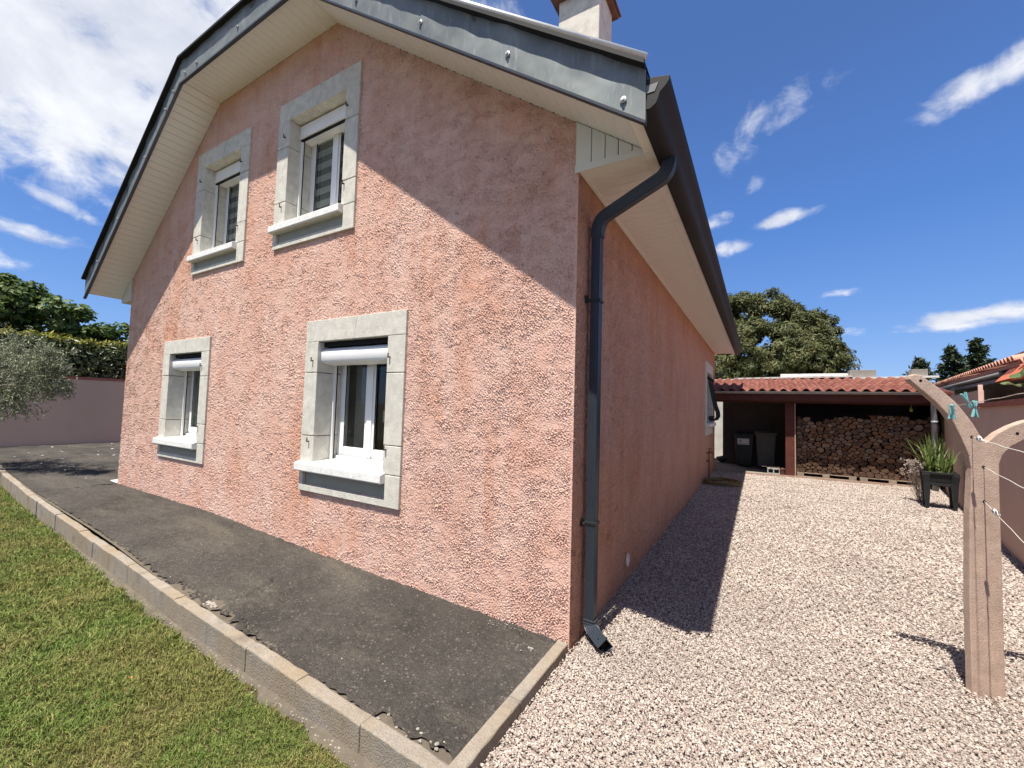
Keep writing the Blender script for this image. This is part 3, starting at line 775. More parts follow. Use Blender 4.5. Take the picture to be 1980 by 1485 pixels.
# rooms behind the windows
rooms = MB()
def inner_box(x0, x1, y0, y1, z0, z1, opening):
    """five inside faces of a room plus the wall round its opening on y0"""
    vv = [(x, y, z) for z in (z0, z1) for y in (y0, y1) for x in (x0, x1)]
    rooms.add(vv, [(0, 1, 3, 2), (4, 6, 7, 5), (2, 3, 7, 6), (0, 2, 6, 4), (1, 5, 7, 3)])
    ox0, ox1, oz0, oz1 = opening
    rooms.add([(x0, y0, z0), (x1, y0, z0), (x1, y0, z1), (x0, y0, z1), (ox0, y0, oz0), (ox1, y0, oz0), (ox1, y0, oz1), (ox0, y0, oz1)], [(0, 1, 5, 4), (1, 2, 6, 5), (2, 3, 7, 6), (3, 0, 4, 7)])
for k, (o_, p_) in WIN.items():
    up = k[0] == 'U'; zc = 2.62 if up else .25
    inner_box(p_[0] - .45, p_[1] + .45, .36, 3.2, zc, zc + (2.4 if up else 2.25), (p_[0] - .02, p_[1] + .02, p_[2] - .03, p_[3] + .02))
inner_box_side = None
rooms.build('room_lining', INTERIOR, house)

# window surrounds, frames, shutters, sills
hinge_me = None


def gable_window(key):
    (ox0, ox1, oz0, oz1), (px0, px1, pz0, pz1) = WIN[key]; up = key[0] == 'U'
    Yf = -.022                                                    # face of the stone
    sur = empty('window_surround', ((ox0 + ox1) / 2, 0, oz0), None, None); sur.parent = house
    ORG[sur.name] = ORG[house.name].copy(); sur.location = (0, 0, 0)
    g = .0035
    def block(poly, y1=.32, name='stone_block', mat=STONE): MB().prism(poly, 'y', Yf + rnd.uniform(-.0025, .0025), y1).build(name, mat, sur, bevel=.004, seg=2)
    cxm = (ox0 + ox1) / 2; kw = .055 if key != 'LL' else .0
    zt = pz1
    # the head: two halves and a keystone
    kb = .045; kt = .085
    off = -.02
    if key == 'LL':
        block([(ox0, zt), (cxm - g - .005, zt), (cxm + .008 - g, oz1), (ox0, oz1)]); block([(cxm + g - .005, zt), (ox1, zt), (ox1, oz1), (cxm + .008 + g, oz1)])
    else:
        c = cxm + off
        block([(ox0, zt), (c - kb - g, zt), (c - kt - g, oz1), (ox0, oz1)]); block([(c - kb, zt), (c + kb, zt), (c + kt, oz1), (c - kt, oz1)]); block([(c + kb + g, zt), (ox1, zt), (ox1, oz1), (c + kt + g, oz1)])
    H = pz1 - pz0
    for x0, x1, left in ((ox0, px0, True), (px1, ox1, False)):
        zs = [zt, zt - .275 * H + (.02 if left else 0), zt - .80 * H + (.02 if left else -.0), pz0 - .01]
        for a, b in zip(zs[:-1], zs[1:]): block([(x0, b + g), (x1, b + g), (x1, a - g), (x0, a - g)])
    zb = pz0 - .01
    ax0, ax1, az0, az1 = ox0 + .062, px1 + .035, oz0 + .062, zb - .05
    block([(ox0, oz0), (ox1, oz0), (ox1, zb - g), (ax1, zb - g), (ax1, az0), (ax0, az0), (ax0, zb - g), (ox0, zb - g)], .05)
    MB().box(ax0 - .004, ax1 + .004, .006, .05, az0 - .004, zb).build('apron_panel', APRON, sur)
    # shutter pintles let into the jambs
    for x_, side in ((px0 - .075, 1), (px1 + .03, -1)):
        for zz in (pz1 - .16 * H, pz0 + .17 * H):
            if key[1] == 'L' and key[0] == 'L' and side == 1: continue
            m = MB(); m.box(x_ - .004, x_ + .012, Yf - .022, Yf + .01, zz - .005, zz + .005); m.lathe([(.0055, -.012), (.0055, .03)], (x_, Yf - .019, zz + .004), 8)
            m.build('hinge_pintle', IRON, sur)
    # sill
    x0, x1 = ox0 - .012 if up or True else ox0, px1 + .035
    sl = MB()
    pz = pz0
    prof = [(-.078, pz - .078), (-.078, pz - .012), (-.02, pz + .006), (.22, pz + .02), (.22, pz - .09), (-.045, pz - .09), (-.05, pz - .082), (-.06, pz - .09), (-.072, pz - .09)]
    sl.prism(prof, 'x', x0 + (0 if up else 0), x1)
    sl.build('window_sill', SILL_MAT, house, bevel=.006, seg=2)
    # window unit
    wd = empty('window', (0, 0, 0), None, None); wd.parent = house; ORG[wd.name] = ORG[house.name].copy(); wd.location = (0, 0, 0)
    ys = .10 if up else .015                                       # front of the roller shutter box
    zs_ = pz1 - (.02 if up else .05); hb = .15 if up else .16
    if up:
        b = MB(); b.prism([(ys, zs_), (ys + .005, zs_ - hb + .03), (ys + .0, zs_ - hb + .012), (ys + .03, zs_ - hb), (ys + .17, zs_ - hb), (ys + .17, zs_)], 'x', px0 + .003, px1 - .003)
        b.build('shutter_box', PVC, wd, bevel=.003)
        MB().box(px0 + .01, px1 - .01, ys + .012, ys + .03, zs_ - hb - .022, zs_ - hb + .001).build('shutter_bottom_bar', RUBBER_AND_SHADE, wd)
        yr = ys + .015
    else:
        pr = [(.16, zs_)] + [(ys + .16 - .13 * math.cos(a) - .03, zs_ - hb * .42 + hb * .42 * math.sin(a)) for a in np.linspace(math.pi / 2, 0, 8)] + [(ys + .002, zs_ - hb + .018), (ys + .012, zs_ - hb), (.16, zs_ - hb - .02)]
        MB().box(px0 + .004, px1 - .004, .045, .16, zs_ + .001, pz1 - .001).build('box_gap_shade', RUBBER_AND_SHADE, wd)  # black block filling the gap above the box, its shadow put into the colour
        b = MB(); b.prism(pr, 'x', px0 + .003, px1 - .003); b.build('shutter_box', PVC, wd, smooth=False, auto=35)
        yr = .165
    zf = zs_ - hb
    for xa, xb in ((px0 + .001, px0 + .028), (px1 - .028, px1 - .001)):
        r_ = MB(); r_.box(xa, xb, yr, yr + .026, pz0 + .02, zf); r_.build('guide_rail', PVC, wd, bevel=.002)
        MB().box(xa + .006, xb - .006 + (.012 if xa < px0 + .01 else 0), yr + .026, yr + .034, pz0 + .02, zf).build('rail_seal', RUBBER_AND_SHADE, wd)
    # frame and sashes
    yF = .255; zt = pz1 - .03; z0 = pz0 + .03
    fr = MB(); fw = .062
    fr.box(px0 - .0, px0 + fw, yF, yF + .07, z0, zt); fr.box(px1 - fw, px1, yF, yF + .07, z0, zt); fr.box(px0 + fw, px1 - fw, yF, yF + .07, z0, z0 + fw); fr.box(px0 + fw, px1 - fw, yF, yF + .07, zt - fw, zt)
    fr.build('frame', PVC, wd, bevel=.004)
    MB().box(px0 + .002, px1 - .002, .222, yF - .002, pz0 - .03, pz0 + .052).build('frame_base', PVC, wd, bevel=.004)
    xm = (px0 + px1) / 2
    for a, b in ((px0 + fw - .012, xm - .004), (xm + .004, px1 - fw + .012)):
        sh = MB(); sw = .070; za, zb_ = z0 + fw - .012, zt - fw + .012; y0, y1 = yF + .012, yF + .066
        y0 = yF - .012; y1 = yF - .001
        sh.box(a, a + sw, y0, y1, za, zb_); sh.box(b - sw, b, y0, y1, za, zb_); sh.box(a + sw, b - sw, y0, y1, za, za + sw); sh.box(a + sw, b - sw, y0, y1, zb_ - sw, zb_)
        s_ = sh.build('sash', PVC, wd, bevel=.003)
        MB().box(a + sw - .004, b - sw + .004, yF + .001, yF + .007, za + sw - .004, zb_ - sw + .004).build('pane', GLASS, s_)
        MB().box(a + sw - .006, a + sw + .004, y0 - .002, y0 + .004, za + sw, zb_ - sw).build('glazing_bead', RUBBER_AND_SHADE, s_)
    MB().box(xm - .036, xm + .036, yF - .024, yF - .013, z0 + .03, zt - .03).build('meeting_stile', PVC, wd, bevel=.004)
    if up:                                                          # banded day-and-night blind behind the glass
        bl = MB(); bl.mi = 0; z = zt - .08; k = 0
        while z > z0 + .1:
            bl.mi = k % 2; bl.box(px0 + .09, px1 - .09, yF + .012, yF + .016, z - .075, z); z -= .075; k += 1
        bl.build('window_blind', [BLIND_L, BLIND_D], wd)
    else:
        c = MB(); pts = []
        for sx, ex in ((px0 + .06, px0 + .30),):
            n = 40
            for i in range(n): pts.append((sx + (ex - sx) * i / (n - 1), yF + .16 + .02 * math.sin(i * 1.3)))
            v = [(x, y, z) for z in (z0 + .02, zt) for x, y in pts]; c.add(v, [(i, i + 1, n + i + 1, n + i) for i in range(n - 1)])
        c.build('curtain', CURTAIN, wd, smooth=True)
        h = MB(); h.tube([(xm + .09, yF + .10, 1.50), (xm + .09, yF + .085, 1.49), (xm + .09, yF + .085, 1.38)], .008, 8); h.build('window_handle', WHITE_PL, wd)


for k in WIN: gable_window(k)

# side window with a wrought iron grille
sw = empty('side_window', (0, 0, 0), None, None); sw.parent = house; ORG[sw.name] = ORG[house.name].copy(); sw.location = (0, 0, 0)
y0, y1, z0, z1 = SW
for pl in ([(y0, z0), (y1, z0), (y1, z0 + .22), (y0, z0 + .22)], [(y0, z0 + .225), (y0 + .22, z0 + .225), (y0 + .22, z1 - .245), (y0, z1 - .245)], [(y1 - .22, z0 + .225), (y1, z0 + .225), (y1, z1 - .245), (y1 - .22, z1 - .245)], [(y0, z1 - .24), (y1, z1 - .24), (y1, z1), (y0, z1)]):
    MB().prism(pl, 'x', -.25, .022).build('stone_block', STONE, sw, bevel=.004)
MB().box(-.2, .11, y0 + .10, y1 - .10, z0 + .20, z0 + .28).build('window_sill', SILL_MAT, sw, bevel=.006)
MB().box(-.24, -.18, y0 + .2, y1 - .2, z0 + .2, z1 - .2).build('frame', PVC, sw); MB().box(-.178, -.174, y0 + .27, y1 - .27, z0 + .3, z1 - .27).build('pane', GLASS, sw)
for k in range(7):
    yy = y0 + .30 + k * (y1 - y0 - .6) / 6; za, zb = z0 + .36, z1 - .36; pth = []
    for t in np.linspace(0, 1, 9): a = math.pi * 1.4 * t; pth.append((.05 + .03 * math.cos(a + 1.2), yy, zb - .02 + .03 * math.sin(a + 1.2)))
    pth = pth[::-1] + [(.05, yy, zb - .12), (.085, yy, zb - .32), (.15, yy, za + .36), (.205, yy, za + .20), (.215, yy, za + .09), (.17, yy, za + .005), (.10, yy, za - .02), (.05, yy, za + .03), (.06, yy, za + .09), (.10, yy, za + .085)]
    MB().tube(pth, .011, 6, prof=[(-1, -1), (1, -1), (1, 1), (-1, 1)], up=(0, 1, 0)).build('grille_bar', IRON_BLACK, sw)
MB().box(.055, .07, y0 + .22, y1 - .22, z1 - .47, z1 - .455).build('grille_rail', IRON_BLACK, sw)
# wall vent
m = MB(); M_ = Matrix.Rotation(R(90), 3, 'Y'); m.lathe([(.0, 0), (.058, 0), (.062, .006), (.058, .012), (.040, .012), (.038, .005), (0, .005)], (.006, 1.37, .175), 24, M_)
vn = m.build('wall_vent', simple('pale_pink_vent', (.75, .62, .54), .6, .3), house, smooth=True)
for k in range(4): MB().box(.010, .016, 1.37 - .032, 1.37 + .032, .175 - .025 + k * .0145, .175 - .019 + k * .0145).build('vent_louvre', PVC_CREAM, vn)

# soffits: single boards
sof = empty('soffit', (0, 0, 0), None, None); sof.parent = house; ORG[sof.name] = ORG[house.name].copy(); sof.location = (0, 0, 0)
OV = .45


def board_mesh(L, W, T, axis, c=.004):
    m = MB()
    c = c
    m.prism([(-W / 2 + .0012, T), (-W / 2 + .0012, c), (-W / 2 + c, 0), (W / 2 - c, 0), (W / 2 - .0012, c), (W / 2 - .0012, T)], 'y', 0, L)
    me = bpy.data.meshes.new('soffit_board'); me.from_pydata(m.v, [], m.f); me.materials.append(PVC_CREAM); return me


RB = board_mesh(OV - .005, .1, .012, 'y')


def rake(p, q, rev=False):
    L = math.hypot(q[0] - p[0], q[1] - p[1]); n = max(1, round(L / .1)); ang = math.atan2(q[1] - p[1], q[0] - p[0])
    for i in range(n):
        t = (i + .5) / n; o = piece('soffit_board', RB, sof, (p[0] + (q[0] - p[0]) * t, -OV + .004, p[1] + (q[1] - p[1]) * t), (0, -ang, 0), (L / n / .1, 1, 1))


EX = .50
eL = (-8.08, 3.47 - .811 * .38); eR = (EX + .02, 3.556 - .727 * (EX + .02))
rake((-2.75, 5.555), (EX - .02, 3.556 - .727 * (EX - .02))); rake((-5.16, 5.53), (-2.75, 5.555)); rake(eL, (-5.16, 5.53))
# perforation dots, their shade put into a dark colour, and edge bead where the raking soffit meets the wall
d = MB()
for i in range(44):
    x = .36 - i * .093; zz = 3.556 - .727 * x - .0015
    d.lathe([(.0045, -.004), (.0045, .0)], (x, -.012, zz), 6)
d.build('vent_hole_shade', HOLE_SHADE, sof)
# side eave: boards across, trim along both edges
SB = board_mesh(EX - .055, .1, .012, 'y', .0065)
zs = 3.215
i = 0
y = .055
while y < 10.5:
    piece('soffit_board', SB, sof, (.004 + EX - .055, y, zs), (0, 0, R(90))); y += .1; i += 1
MB().box(.0, .03, .01, 10.5, zs - .006, zs + .01).build('soffit_trim', PVC_CREAM, sof, bevel=.003)
eb = MB(); eb.box(EX - .055, EX + .012, -OV + .003, 10.5, zs - .014, zs - .001); eb.box(EX + .0, EX + .012, -OV + .003, 10.5, zs - .001, 3.38); eb.build('eave_board', PVC_CREAM, house, bevel=.003)
MB().box(-.02, EX, 10.42, 10.5, zs, 3.5).build('eave_end', PVC_CREAM, house)
# closing triangle of upright boards on the gable end of the eave box
tri = empty('eave_gable_panel', (0, 0, 0), None, None); tri.parent = house; ORG[tri.name] = ORG[house.name].copy(); tri.location = (0, 0, 0)
xs_ = [-.02, .095, .19, .28, .37, .47]
for a, b in zip(xs_[:-1], xs_[1:]):
    t0, t1 = 3.552 - .727 * (a + .004), 3.552 - .727 * b
    MB().prism([(a + .003, zs - .012), (b - .002, zs - .012), (b - .002, max(t1, zs - .008)), (a + .003, t0)], 'y', -.02, .0).build('upright_board', PVC_PANEL, tri, bevel=.003, seg=1)
MB().prism([(-.02, zs - .022), (.48, zs - .022), (.48, zs + .02), (-.02, zs + .03)], 'y', -.026, -.0195).build('panel_trim', PVC_PANEL, tri, bevel=.002)
MB().prism([(-7.70, 3.10), (-7.70, 3.46), (-8.05, 3.18), (-8.05, 3.10)], 'y', -.02, .0).build('upright_board', PVC_PANEL, tri)
# left eave
MB().box(-8.06, -7.7, 0, 10.5, 3.10, 3.12).build('left_soffit', PVC_CREAM, house)

# zinc verge band in overlapping sheets
verge = empty('verge', (0, 0, 0), None, None); verge.parent = house; ORG[verge.name] = ORG[house.name].copy(); verge.location = (0, 0, 0)
HB = .30
LOW = [(-8.10, 3.09), (-5.165, 5.50), (-2.745, 5.52), (.555, 3.105)]
NV = noise_field(1024, 64, .02, .25, 1.2, 55)


def verge_strip(p, q, k, name='verge_sheet', h=HB, lap=.0):
    L = math.hypot(q[0] - p[0], q[1] - p[1]); n = max(2, int(L / .06)); nz = 8; V = []; s0 = k * 3.7
    for i in range(n + 1):
        t = i / n; bx, bz = p[0] + (q[0] - p[0]) * t, p[1] + (q[1] - p[1]) * t
        for j in range(nz + 1):
            u = j / nz; w = .0045 * float(sample(NV, .02, np.array(s0 + t * L), np.array(u * .35))) * u
            V.append((bx, -OV - .004 - lap - w, bz + h * u))
    b = len(V); V += [(x, y + .03, z) for x, y, z in V[:]]
    A = np.arange((n + 1) * (nz + 1)).reshape(n + 1, nz + 1); f = []
    for i in range(n):
        for j in range(nz): f.append((A[i, j], A[i + 1, j], A[i + 1, j + 1], A[i, j + 1])); f.append((b + A[i, j], b + A[i, j + 1], b + A[i + 1, j + 1], b + A[i + 1, j]))
        f.append((A[i, 0], b + A[i, 0], b + A[i + 1, 0], A[i + 1, 0])); f.append((A[i, nz], A[i + 1, nz], b + A[i + 1, nz], b + A[i, nz]))
    for j in range(nz): f.append((A[0, j], A[0, j + 1], b + A[0, j + 1], b + A[0, j])); f.append((A[n, j], b + A[n, j], b + A[n, j + 1], A[n, j + 1]))
    return MB().add(V, f).build(name, ZINC, verge, auto=40)


lerp = lambda a, b, t: (a[0] + (b[0] - a[0]) * t, a[1] + (b[1] - a[1]) * t)
sR = [0, .50, 1.0]
verge_strip(lerp(LOW[2], LOW[3], 0), lerp(LOW[2], LOW[3], .505), 1); verge_strip(lerp(LOW[2], LOW[3], .5), LOW[3], 2, lap=.003)
verge_strip(LOW[1], lerp(LOW[1], LOW[2], .5), 3); verge_strip(lerp(LOW[1], LOW[2], .5), LOW[2], 4)
verge_strip(LOW[0], lerp(LOW[0], LOW[1], .5), 5); verge_strip(lerp(LOW[0], LOW[1], .5), LOW[1], 6)
for a, b in zip(LOW[:-1], LOW[1:]):                                  # black bottom trim
    MB().prism([(a[0], a[1] - .014), (b[0], b[1] - .014), (b[0], b[1] + .004), (a[0], a[1] + .004)], 'y', -OV - .014, -OV + .02).build('drip_edge', ANTHRACITE, verge)
# the roof edge stands proud over the band and shades its top
TOP = [(x, z + HB) for x, z in LOW]
for a, b in zip(TOP[:-1], TOP[1:]):
    MB().prism([(a[0], a[1] - .012), (b[0], b[1] - .012), (b[0], b[1] + .014), (a[0], a[1] + .014)], 'y', -OV - .056, -OV + .1).build('roof_edge_lip', ANTHRACITE_D, verge)
MB().tube([(TOP[2][0], -OV - .04, TOP[2][1] + .028), (TOP[3][0] + .005, -OV - .04, TOP[3][1] + .028)], .02, 10).build('roof_edge_roll', ZINC_ROLL, verge, smooth=True)
sc_me = MB(); Mx = Matrix.Rotation(R(90), 3, 'X'); sc_me.lathe([(.019, 0), (.019, .003), (.012, .006), (.009, .006), (.008, .013), (0, .013)], (0, 0, 0), 14, Mx)
scm = bpy.data.meshes.new('screw'); scm.from_pydata(sc_me.v, [], sc_me.f); scm.materials.append(STEEL)
for x, z in ((.436, 3.262), (-.32, 3.84), (-1.096, 4.412), (-1.853, 4.965), (-2.6, 5.53), (-3.817, 5.62), (-4.74, 5.59), (-5.04, 5.58), (-5.336, 5.45), (-5.534, 5.28), (-6.085, 4.80), (-6.9, 4.12), (-7.6, 3.6)):
    piece('screw', scm, verge, (x, -OV - .012, z))

# roof
roof = MB(); RID = 6.74; XRG = -3.977; YH = 1.2
f0, f1 = TOP[0], TOP[3]
T = [(f0[0], -OV, f0[1]), (TOP[1][0], -OV, TOP[1][1]), (TOP[2][0], -OV, TOP[2][1]), (f1[0], -OV, f1[1]), (XRG, YH, RID), (XRG, 9.2, RID), (f0[0], 10.5, f0[1]), (TOP[1][0], 10.5, TOP[1][1]), (TOP[2][0], 10.5, TOP[2][1]), (f1[0], 10.5, f1[1])]
tv = [(x, y, z + .01) for x, y, z in T] + [(x, y, z - .09) for x, y, z in T]
ff = [(0, 1, 7, 6), (2, 3, 9, 8)]
rf = [(0, 1, 4, 5, 7, 6), (3, 9, 8, 5, 4, 2), (1, 2, 4), (8, 7, 5)]
faces = rf + [tuple(i + 10 for i in reversed(f)) for f in rf]
edge = [0, 1, 2, 3, 9, 8, 7, 6]
for a, b in zip(edge, edge[1:] + edge[:1]): faces.append((a, b, b + 10, a + 10))
roof.add(tv, faces); rf_o = roof.build('roof', SLATE, house)
# chimney
ch = MB(); ch.box(-1.60, -.945, 3.0, 3.60, 4.2, 7.88); cho = ch.build('chimney', CHIMNEY, house, bevel=.012)
m = MB(); m.box(-1.68, -.865, 2.90, 3.70, 7.86, 7.915); m.prism([(-1.72, 7.915), (-.825, 7.915), (-1.0, 8.19), (-1.54, 8.19)], 'y', 2.86, 3.74); m.build('chimney_cap', TERRA_D, cho, bevel=.01)

# gutter, swept along the eave
gx = EX + .014
GP = [(gx, 3.335), (gx, 3.175), (gx + .062, 3.175), (gx + .092, 3.195), (gx + .105, 3.225), (gx + .112, 3.25), (gx + .14, 3.275), (gx + .158, 3.30), (gx + .16, 3.325), (gx + .148, 3.327), (gx + .146, 3.30), (gx + .128, 3.283), (gx + .100, 3.256), (gx + .094, 3.228), (gx + .084, 3.204), (gx + .06, 3.183), (gx + .008, 3.183), (gx + .008, 3.335)]
n = len(GP); gm = MB(); gv = [(x, -.44, z) for x, z in GP] + [(x, 10.56, z) for x, z in GP]
gm.add(gv, [(i, (i + 1) % n, n + (i + 1) % n, n + i) for i in range(n)])
gut = gm.build('gutter', ANTHRACITE_D, house, auto=50)
for ya, yb in ((-.446, -.438), (10.556, 10.564)):
    MB().prism(GP[:9] + [(gx + .08, 3.345)], 'y', ya, yb).build('gutter_end_cap', ANTHRACITE_D, gut, bevel=.002)
MB().prism([(gx + .02, 3.262), (gx + .085, 3.262), (gx + .105, 3.305), (gx + .02, 3.305)], 'y', -.449, -.4462).build('cap_plate', simple('grey_cap_plate', (.16, .165, .17), .4, .4), gut)
# downpipe
dp = empty('downpipe', (0, 0, 0), None, None); dp.parent = house; ORG[dp.name] = ORG[house.name].copy(); dp.location = (0, 0, 0)
w = .038; rb = []
for (ax, ay), (bx, by) in zip([(-1, -1), (1, -1), (1, 1), (-1, 1)], [(1, -1), (1, 1), (-1, 1), (-1, -1)]):
    for k in range(5):
        t = k / 5
        for dt, dd in ((0.02, 1.), (.10, 1.), (.12, .93), (.18, .93)):
            tt = t + dt; px, py = ax + (bx - ax) * tt, ay + (by - ay) * tt; 
            rb.append((px * (dd if abs(abs(px) - 1) < 1e-6 and abs(abs(py) - 1) > .12 else 1), py * (dd if abs(abs(py) - 1) < 1e-6 and abs(abs(px) - 1) > .12 else 1)))
RIBS = rb
PX, PY = .062, .232
MB().tube([(PX, PY, .06), (PX, PY, 2.84)], w, prof=[(a * .85, b) for a, b in RIBS], up=(1, 0, 0)).build('pipe', ANTHRACITE, dp)
def arc(p0, p1, p2, n=6):
    p0, p1, p2 = Vector(p0), Vector(p1), Vector(p2); return [p0 * (1 - t) ** 2 + p1 * 2 * t * (1 - t) + p2 * t * t for t in np.linspace(0, 1, n)]
GXC = gx + .065; PYT = .10
a0, a1 = Vector((PX, PY, 2.93)), Vector((GXC - .0, PYT, 3.10))
SQ = [(-1, -1), (1, -1), (1, 1), (-1, 1)]
path = arc((PX, PY, 2.82), (PX, PY, 2.95), a0.lerp(a1, .16) + Vector((0, 0, .01)), 7) + arc(a0.lerp(a1, .86), a1 + Vector((0, 0, -.01)), (GXC, PYT, 3.19), 7)
MB().tube(path, w * 1.04, prof=RIBS, up=(1, 0, 0)).build('swan_neck', ANTHRACITE, dp, auto=30)
pa = arc((PX, PY, .115), (PX, PY, .066), (PX + .045, PY - .04, .056), 6) + [Vector((PX + .15, PY - .135, .040))]
MB().tube(pa, w * 1.04, prof=RIBS, up=(1, 0, 0), cap=False).build('shoe', ANTHRACITE, dp, auto=30)
MB().tube([pa[-1] + Vector((-.03, .032, .004)), pa[-1] + Vector((-.028, .030, .004))], w * .9, prof=SQ, up=(1, 0, 0)).build('shoe_mouth_shade', HOLE_SHADE, dp)  # dark plug inside the shoe, shade put into its colour
for zz in (.098, .118): MB().tube([(PX, PY, zz), (PX, PY, zz + .010)], w * 1.1, prof=SQ, up=(1, 0, 0)).build('pipe_collar', ANTHRACITE, dp, bevel=.003)
for zz in (.78, 2.35):
    b = MB(); b.box(.0, .018, PY - .075, PY - .045, zz - .02, zz + .035); b.tube([(.018, PY - .06, zz), (.03, PY - .06, zz)], .011, 8); b.tube([(PX, PY, zz - .012), (PX, PY, zz + .012)], w * 1.07, prof=SQ, up=(1, 0, 0)); b.build('pipe_bracket', BLACK, dp, bevel=.003)
# door step showing at the far corner
MB().box(-8.0, -7.72, .0, .9, .05, .195).build('corner_step', SILL_MAT, house, bevel=.006)

# ------------------------------------------------------------------ outdoor tap and hose
tap = empty('outdoor_tap', (.05, 8.35, 0), 'coppery outdoor tap on a thin riser pipe at the foot of the side wall', 'tap')
MB().tube([(.055, 8.35, -.01), (.055, 8.35, .60), (.055, 8.35, .66)], .014, 8).build('riser_pipe', BRASS, tap, smooth=True)
MB().tube([(.0, 8.35, .60), (.06, 8.35, .62), (.13, 8.33, .62), (.155, 8.325, .605), (.158, 8.325, .57)], .017, 8).build('spout', BRASS, tap, smooth=True)
MB().box(.02, .11, 8.335, 8.365, .70, .715).box(.055, .075, 8.34, 8.36, .63, .70).build('tap_handle', BRASS, tap, bevel=.003)
MB().box(.0, .05, 8.32, 8.38, .40, .43).build('pipe_clip', IRON, tap)
h = []
for i in range(6 * 26):
    t = i / 26; a = t * 2 * math.pi; r_ = .30 + .055 * math.sin(t * 1.9) + .02 * math.sin(a * 2.3); h.append((.36 + r_ * 1.1 * math.cos(a), 7.75 + r_ * 1.25 * math.sin(a), .022 + .012 * t + .008 * math.sin(a * 1.7)))
h += [(.62, 7.9, .06), (.4, 8.25, .03), (.2, 8.33, .2), (.165, 8.33, .45), (.158, 8.325, .575)]
tag(MB().tube(h, .011, 6).build('garden_hose', HOSE, smooth=True), 'tan garden hose coiled on the gravel below the tap', 'hose')

# ------------------------------------------------------------------ walls round the yard
gw = empty('garden_wall', rw(-2, 0, 0), 'pink garden wall with terracotta coping behind the clothesline post', 'wall')


def wall_box(s0, s1, o0, o1, z0, z1): return [rw(s, o, z) for z in (z0, z1) for o in (o0, o1) for s in (s0, s1)]


BF = [(0, 2, 3, 1), (4, 5, 7, 6), (0, 1, 5, 4), (2, 6, 7, 3), (0, 4, 6, 2), (1, 3, 7, 5)]
MB().add(wall_box(-12, 2.15, 0, .2, -.12, 1.755), BF).build('wall_face', GARDEN_PINK, gw)
MB().add(wall_box(2.15, 5.9, 0, .055, -.12, 2.02), BF).build('high_wall_face', GARDEN_PINK, gw)
s = -12
cp = MB().add(wall_box(0, .495, -.03, .23, 0, .06), BF)
o0 = rw(0, 0, 0); cpm = bpy.data.meshes.new('coping_slab'); cpm.from_pydata([(v[0] - o0.x, v[1] - o0.y, v[2]) for v in cp.v], [], cp.f); cpm.materials.append(COPING)
for k in range(28): piece('coping_slab', cpm, gw, rw(-11.98 + k * .503, 0, 1.757))
MB().add(wall_box(2.135, 2.165, -.006, .045, 1.80, 2.10), BF).build('sunlit_wall_end', simple('sunlit_wall_pink', (.6, .45, .40), .9, .1), gw, bevel=.004)  # sunlit end face of the high wall, its light put into a paler pink

lw = empty('garden_wall', (-15.4, 4, 0), 'mauve pink garden wall across the tarmac drive under the hedge', 'wall')
MB().box(-15.6, -15.37, -9, 13.5, -.1, 1.985).build('wall_face', simple('mauve_pink_render', (.62, .43, .335), .9, .12, var=.07, sc=.9, bump=(60, .4, .004), obj=False), lw)
cl = MB(); cl.box(0, .27, 0, .495, 0, .065); clm = bpy.data.meshes.new('coping_slab'); clm.from_pydata(cl.v, [], cl.f); clm.materials.append(COPING)
for k in range(45): piece('coping_slab', clm, lw, (-15.62, -9 + k * .5, 1.987))

# ------------------------------------------------------------------ wood shed at the end of the yard
shed = empty('wood_shed', (2, 11, 0), 'open fronted wood shed with terracotta tiles on a red brown beam', 'shed')
SX0, SX1, SY0, SY1 = -2.6, 4.66, 10.08, 12.2
pitch = .19
rz = lambda y: 2.165 + (y - 9.80) * pitch
MB().add([(SX0, 9.84, rz(9.84) - .035), (SX1, 9.84, rz(9.84) - .035), (SX1, SY1, rz(SY1) - .035), (SX0, SY1, rz(SY1) - .035), (SX0, 9.84, rz(9.84) - .08), (SX1, 9.84, rz(9.84) - .08), (SX1, SY1, rz(SY1) - .08), (SX0, SY1, rz(SY1) - .08)], BF[:0] + [(0, 1, 2, 3), (7, 6, 5, 4), (0, 4, 5, 1), (1, 5, 6, 2), (2, 6, 7, 3), (3, 7, 4, 0)]).build('roof_deck', WOOD_RED, shed)
MB().box(SX0, 4.55, 10.12, 10.26, 1.86, 2.05).build('front_beam', WOOD_RED, shed, bevel=.006)
MB().box(SX0, 4.62, 9.845, 9.87, 1.90, 2.155).build('fascia_board', WOOD_RED, shed)
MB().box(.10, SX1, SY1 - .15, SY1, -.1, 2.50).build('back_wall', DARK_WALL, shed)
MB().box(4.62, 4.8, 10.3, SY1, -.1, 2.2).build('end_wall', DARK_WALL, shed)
MB().box(1.655, 1.845, 10.14, 10.33, .0, 1.86).build('post', WOOD_RED, shed, bevel=.004)
MB().box(1.846, 1.872, 10.12, 10.34, .0, 1.85).build('post_edge', WOOD_PALE, shed)
MB().box(1.846, 1.872, 10.34, 12.05, .0, 2.15).build('partition', WOOD_RED, shed)
mb = MB(); prg = [(.0, .0)] + [(.055 - .055 * math.cos(a), -.062 * math.sin(a)) for a in np.linspace(0, math.pi, 9)][1:] + [(.104, .0)] + [(.055 + .049 * math.cos(a), -.056 * math.sin(a)) for a in np.linspace(0, math.pi, 9)]
gvv = [(x, 9.842 - a, 2.135 + b) for x in (SX0, 4.33) for a, b in prg]; k = len(prg)
mb.add(gvv, [(i, (i + 1) % k, k + (i + 1) % k, k + i) for i in range(k)]); sg = mb.build('shed_gutter', GREY_GUTTER, shed, auto=40)
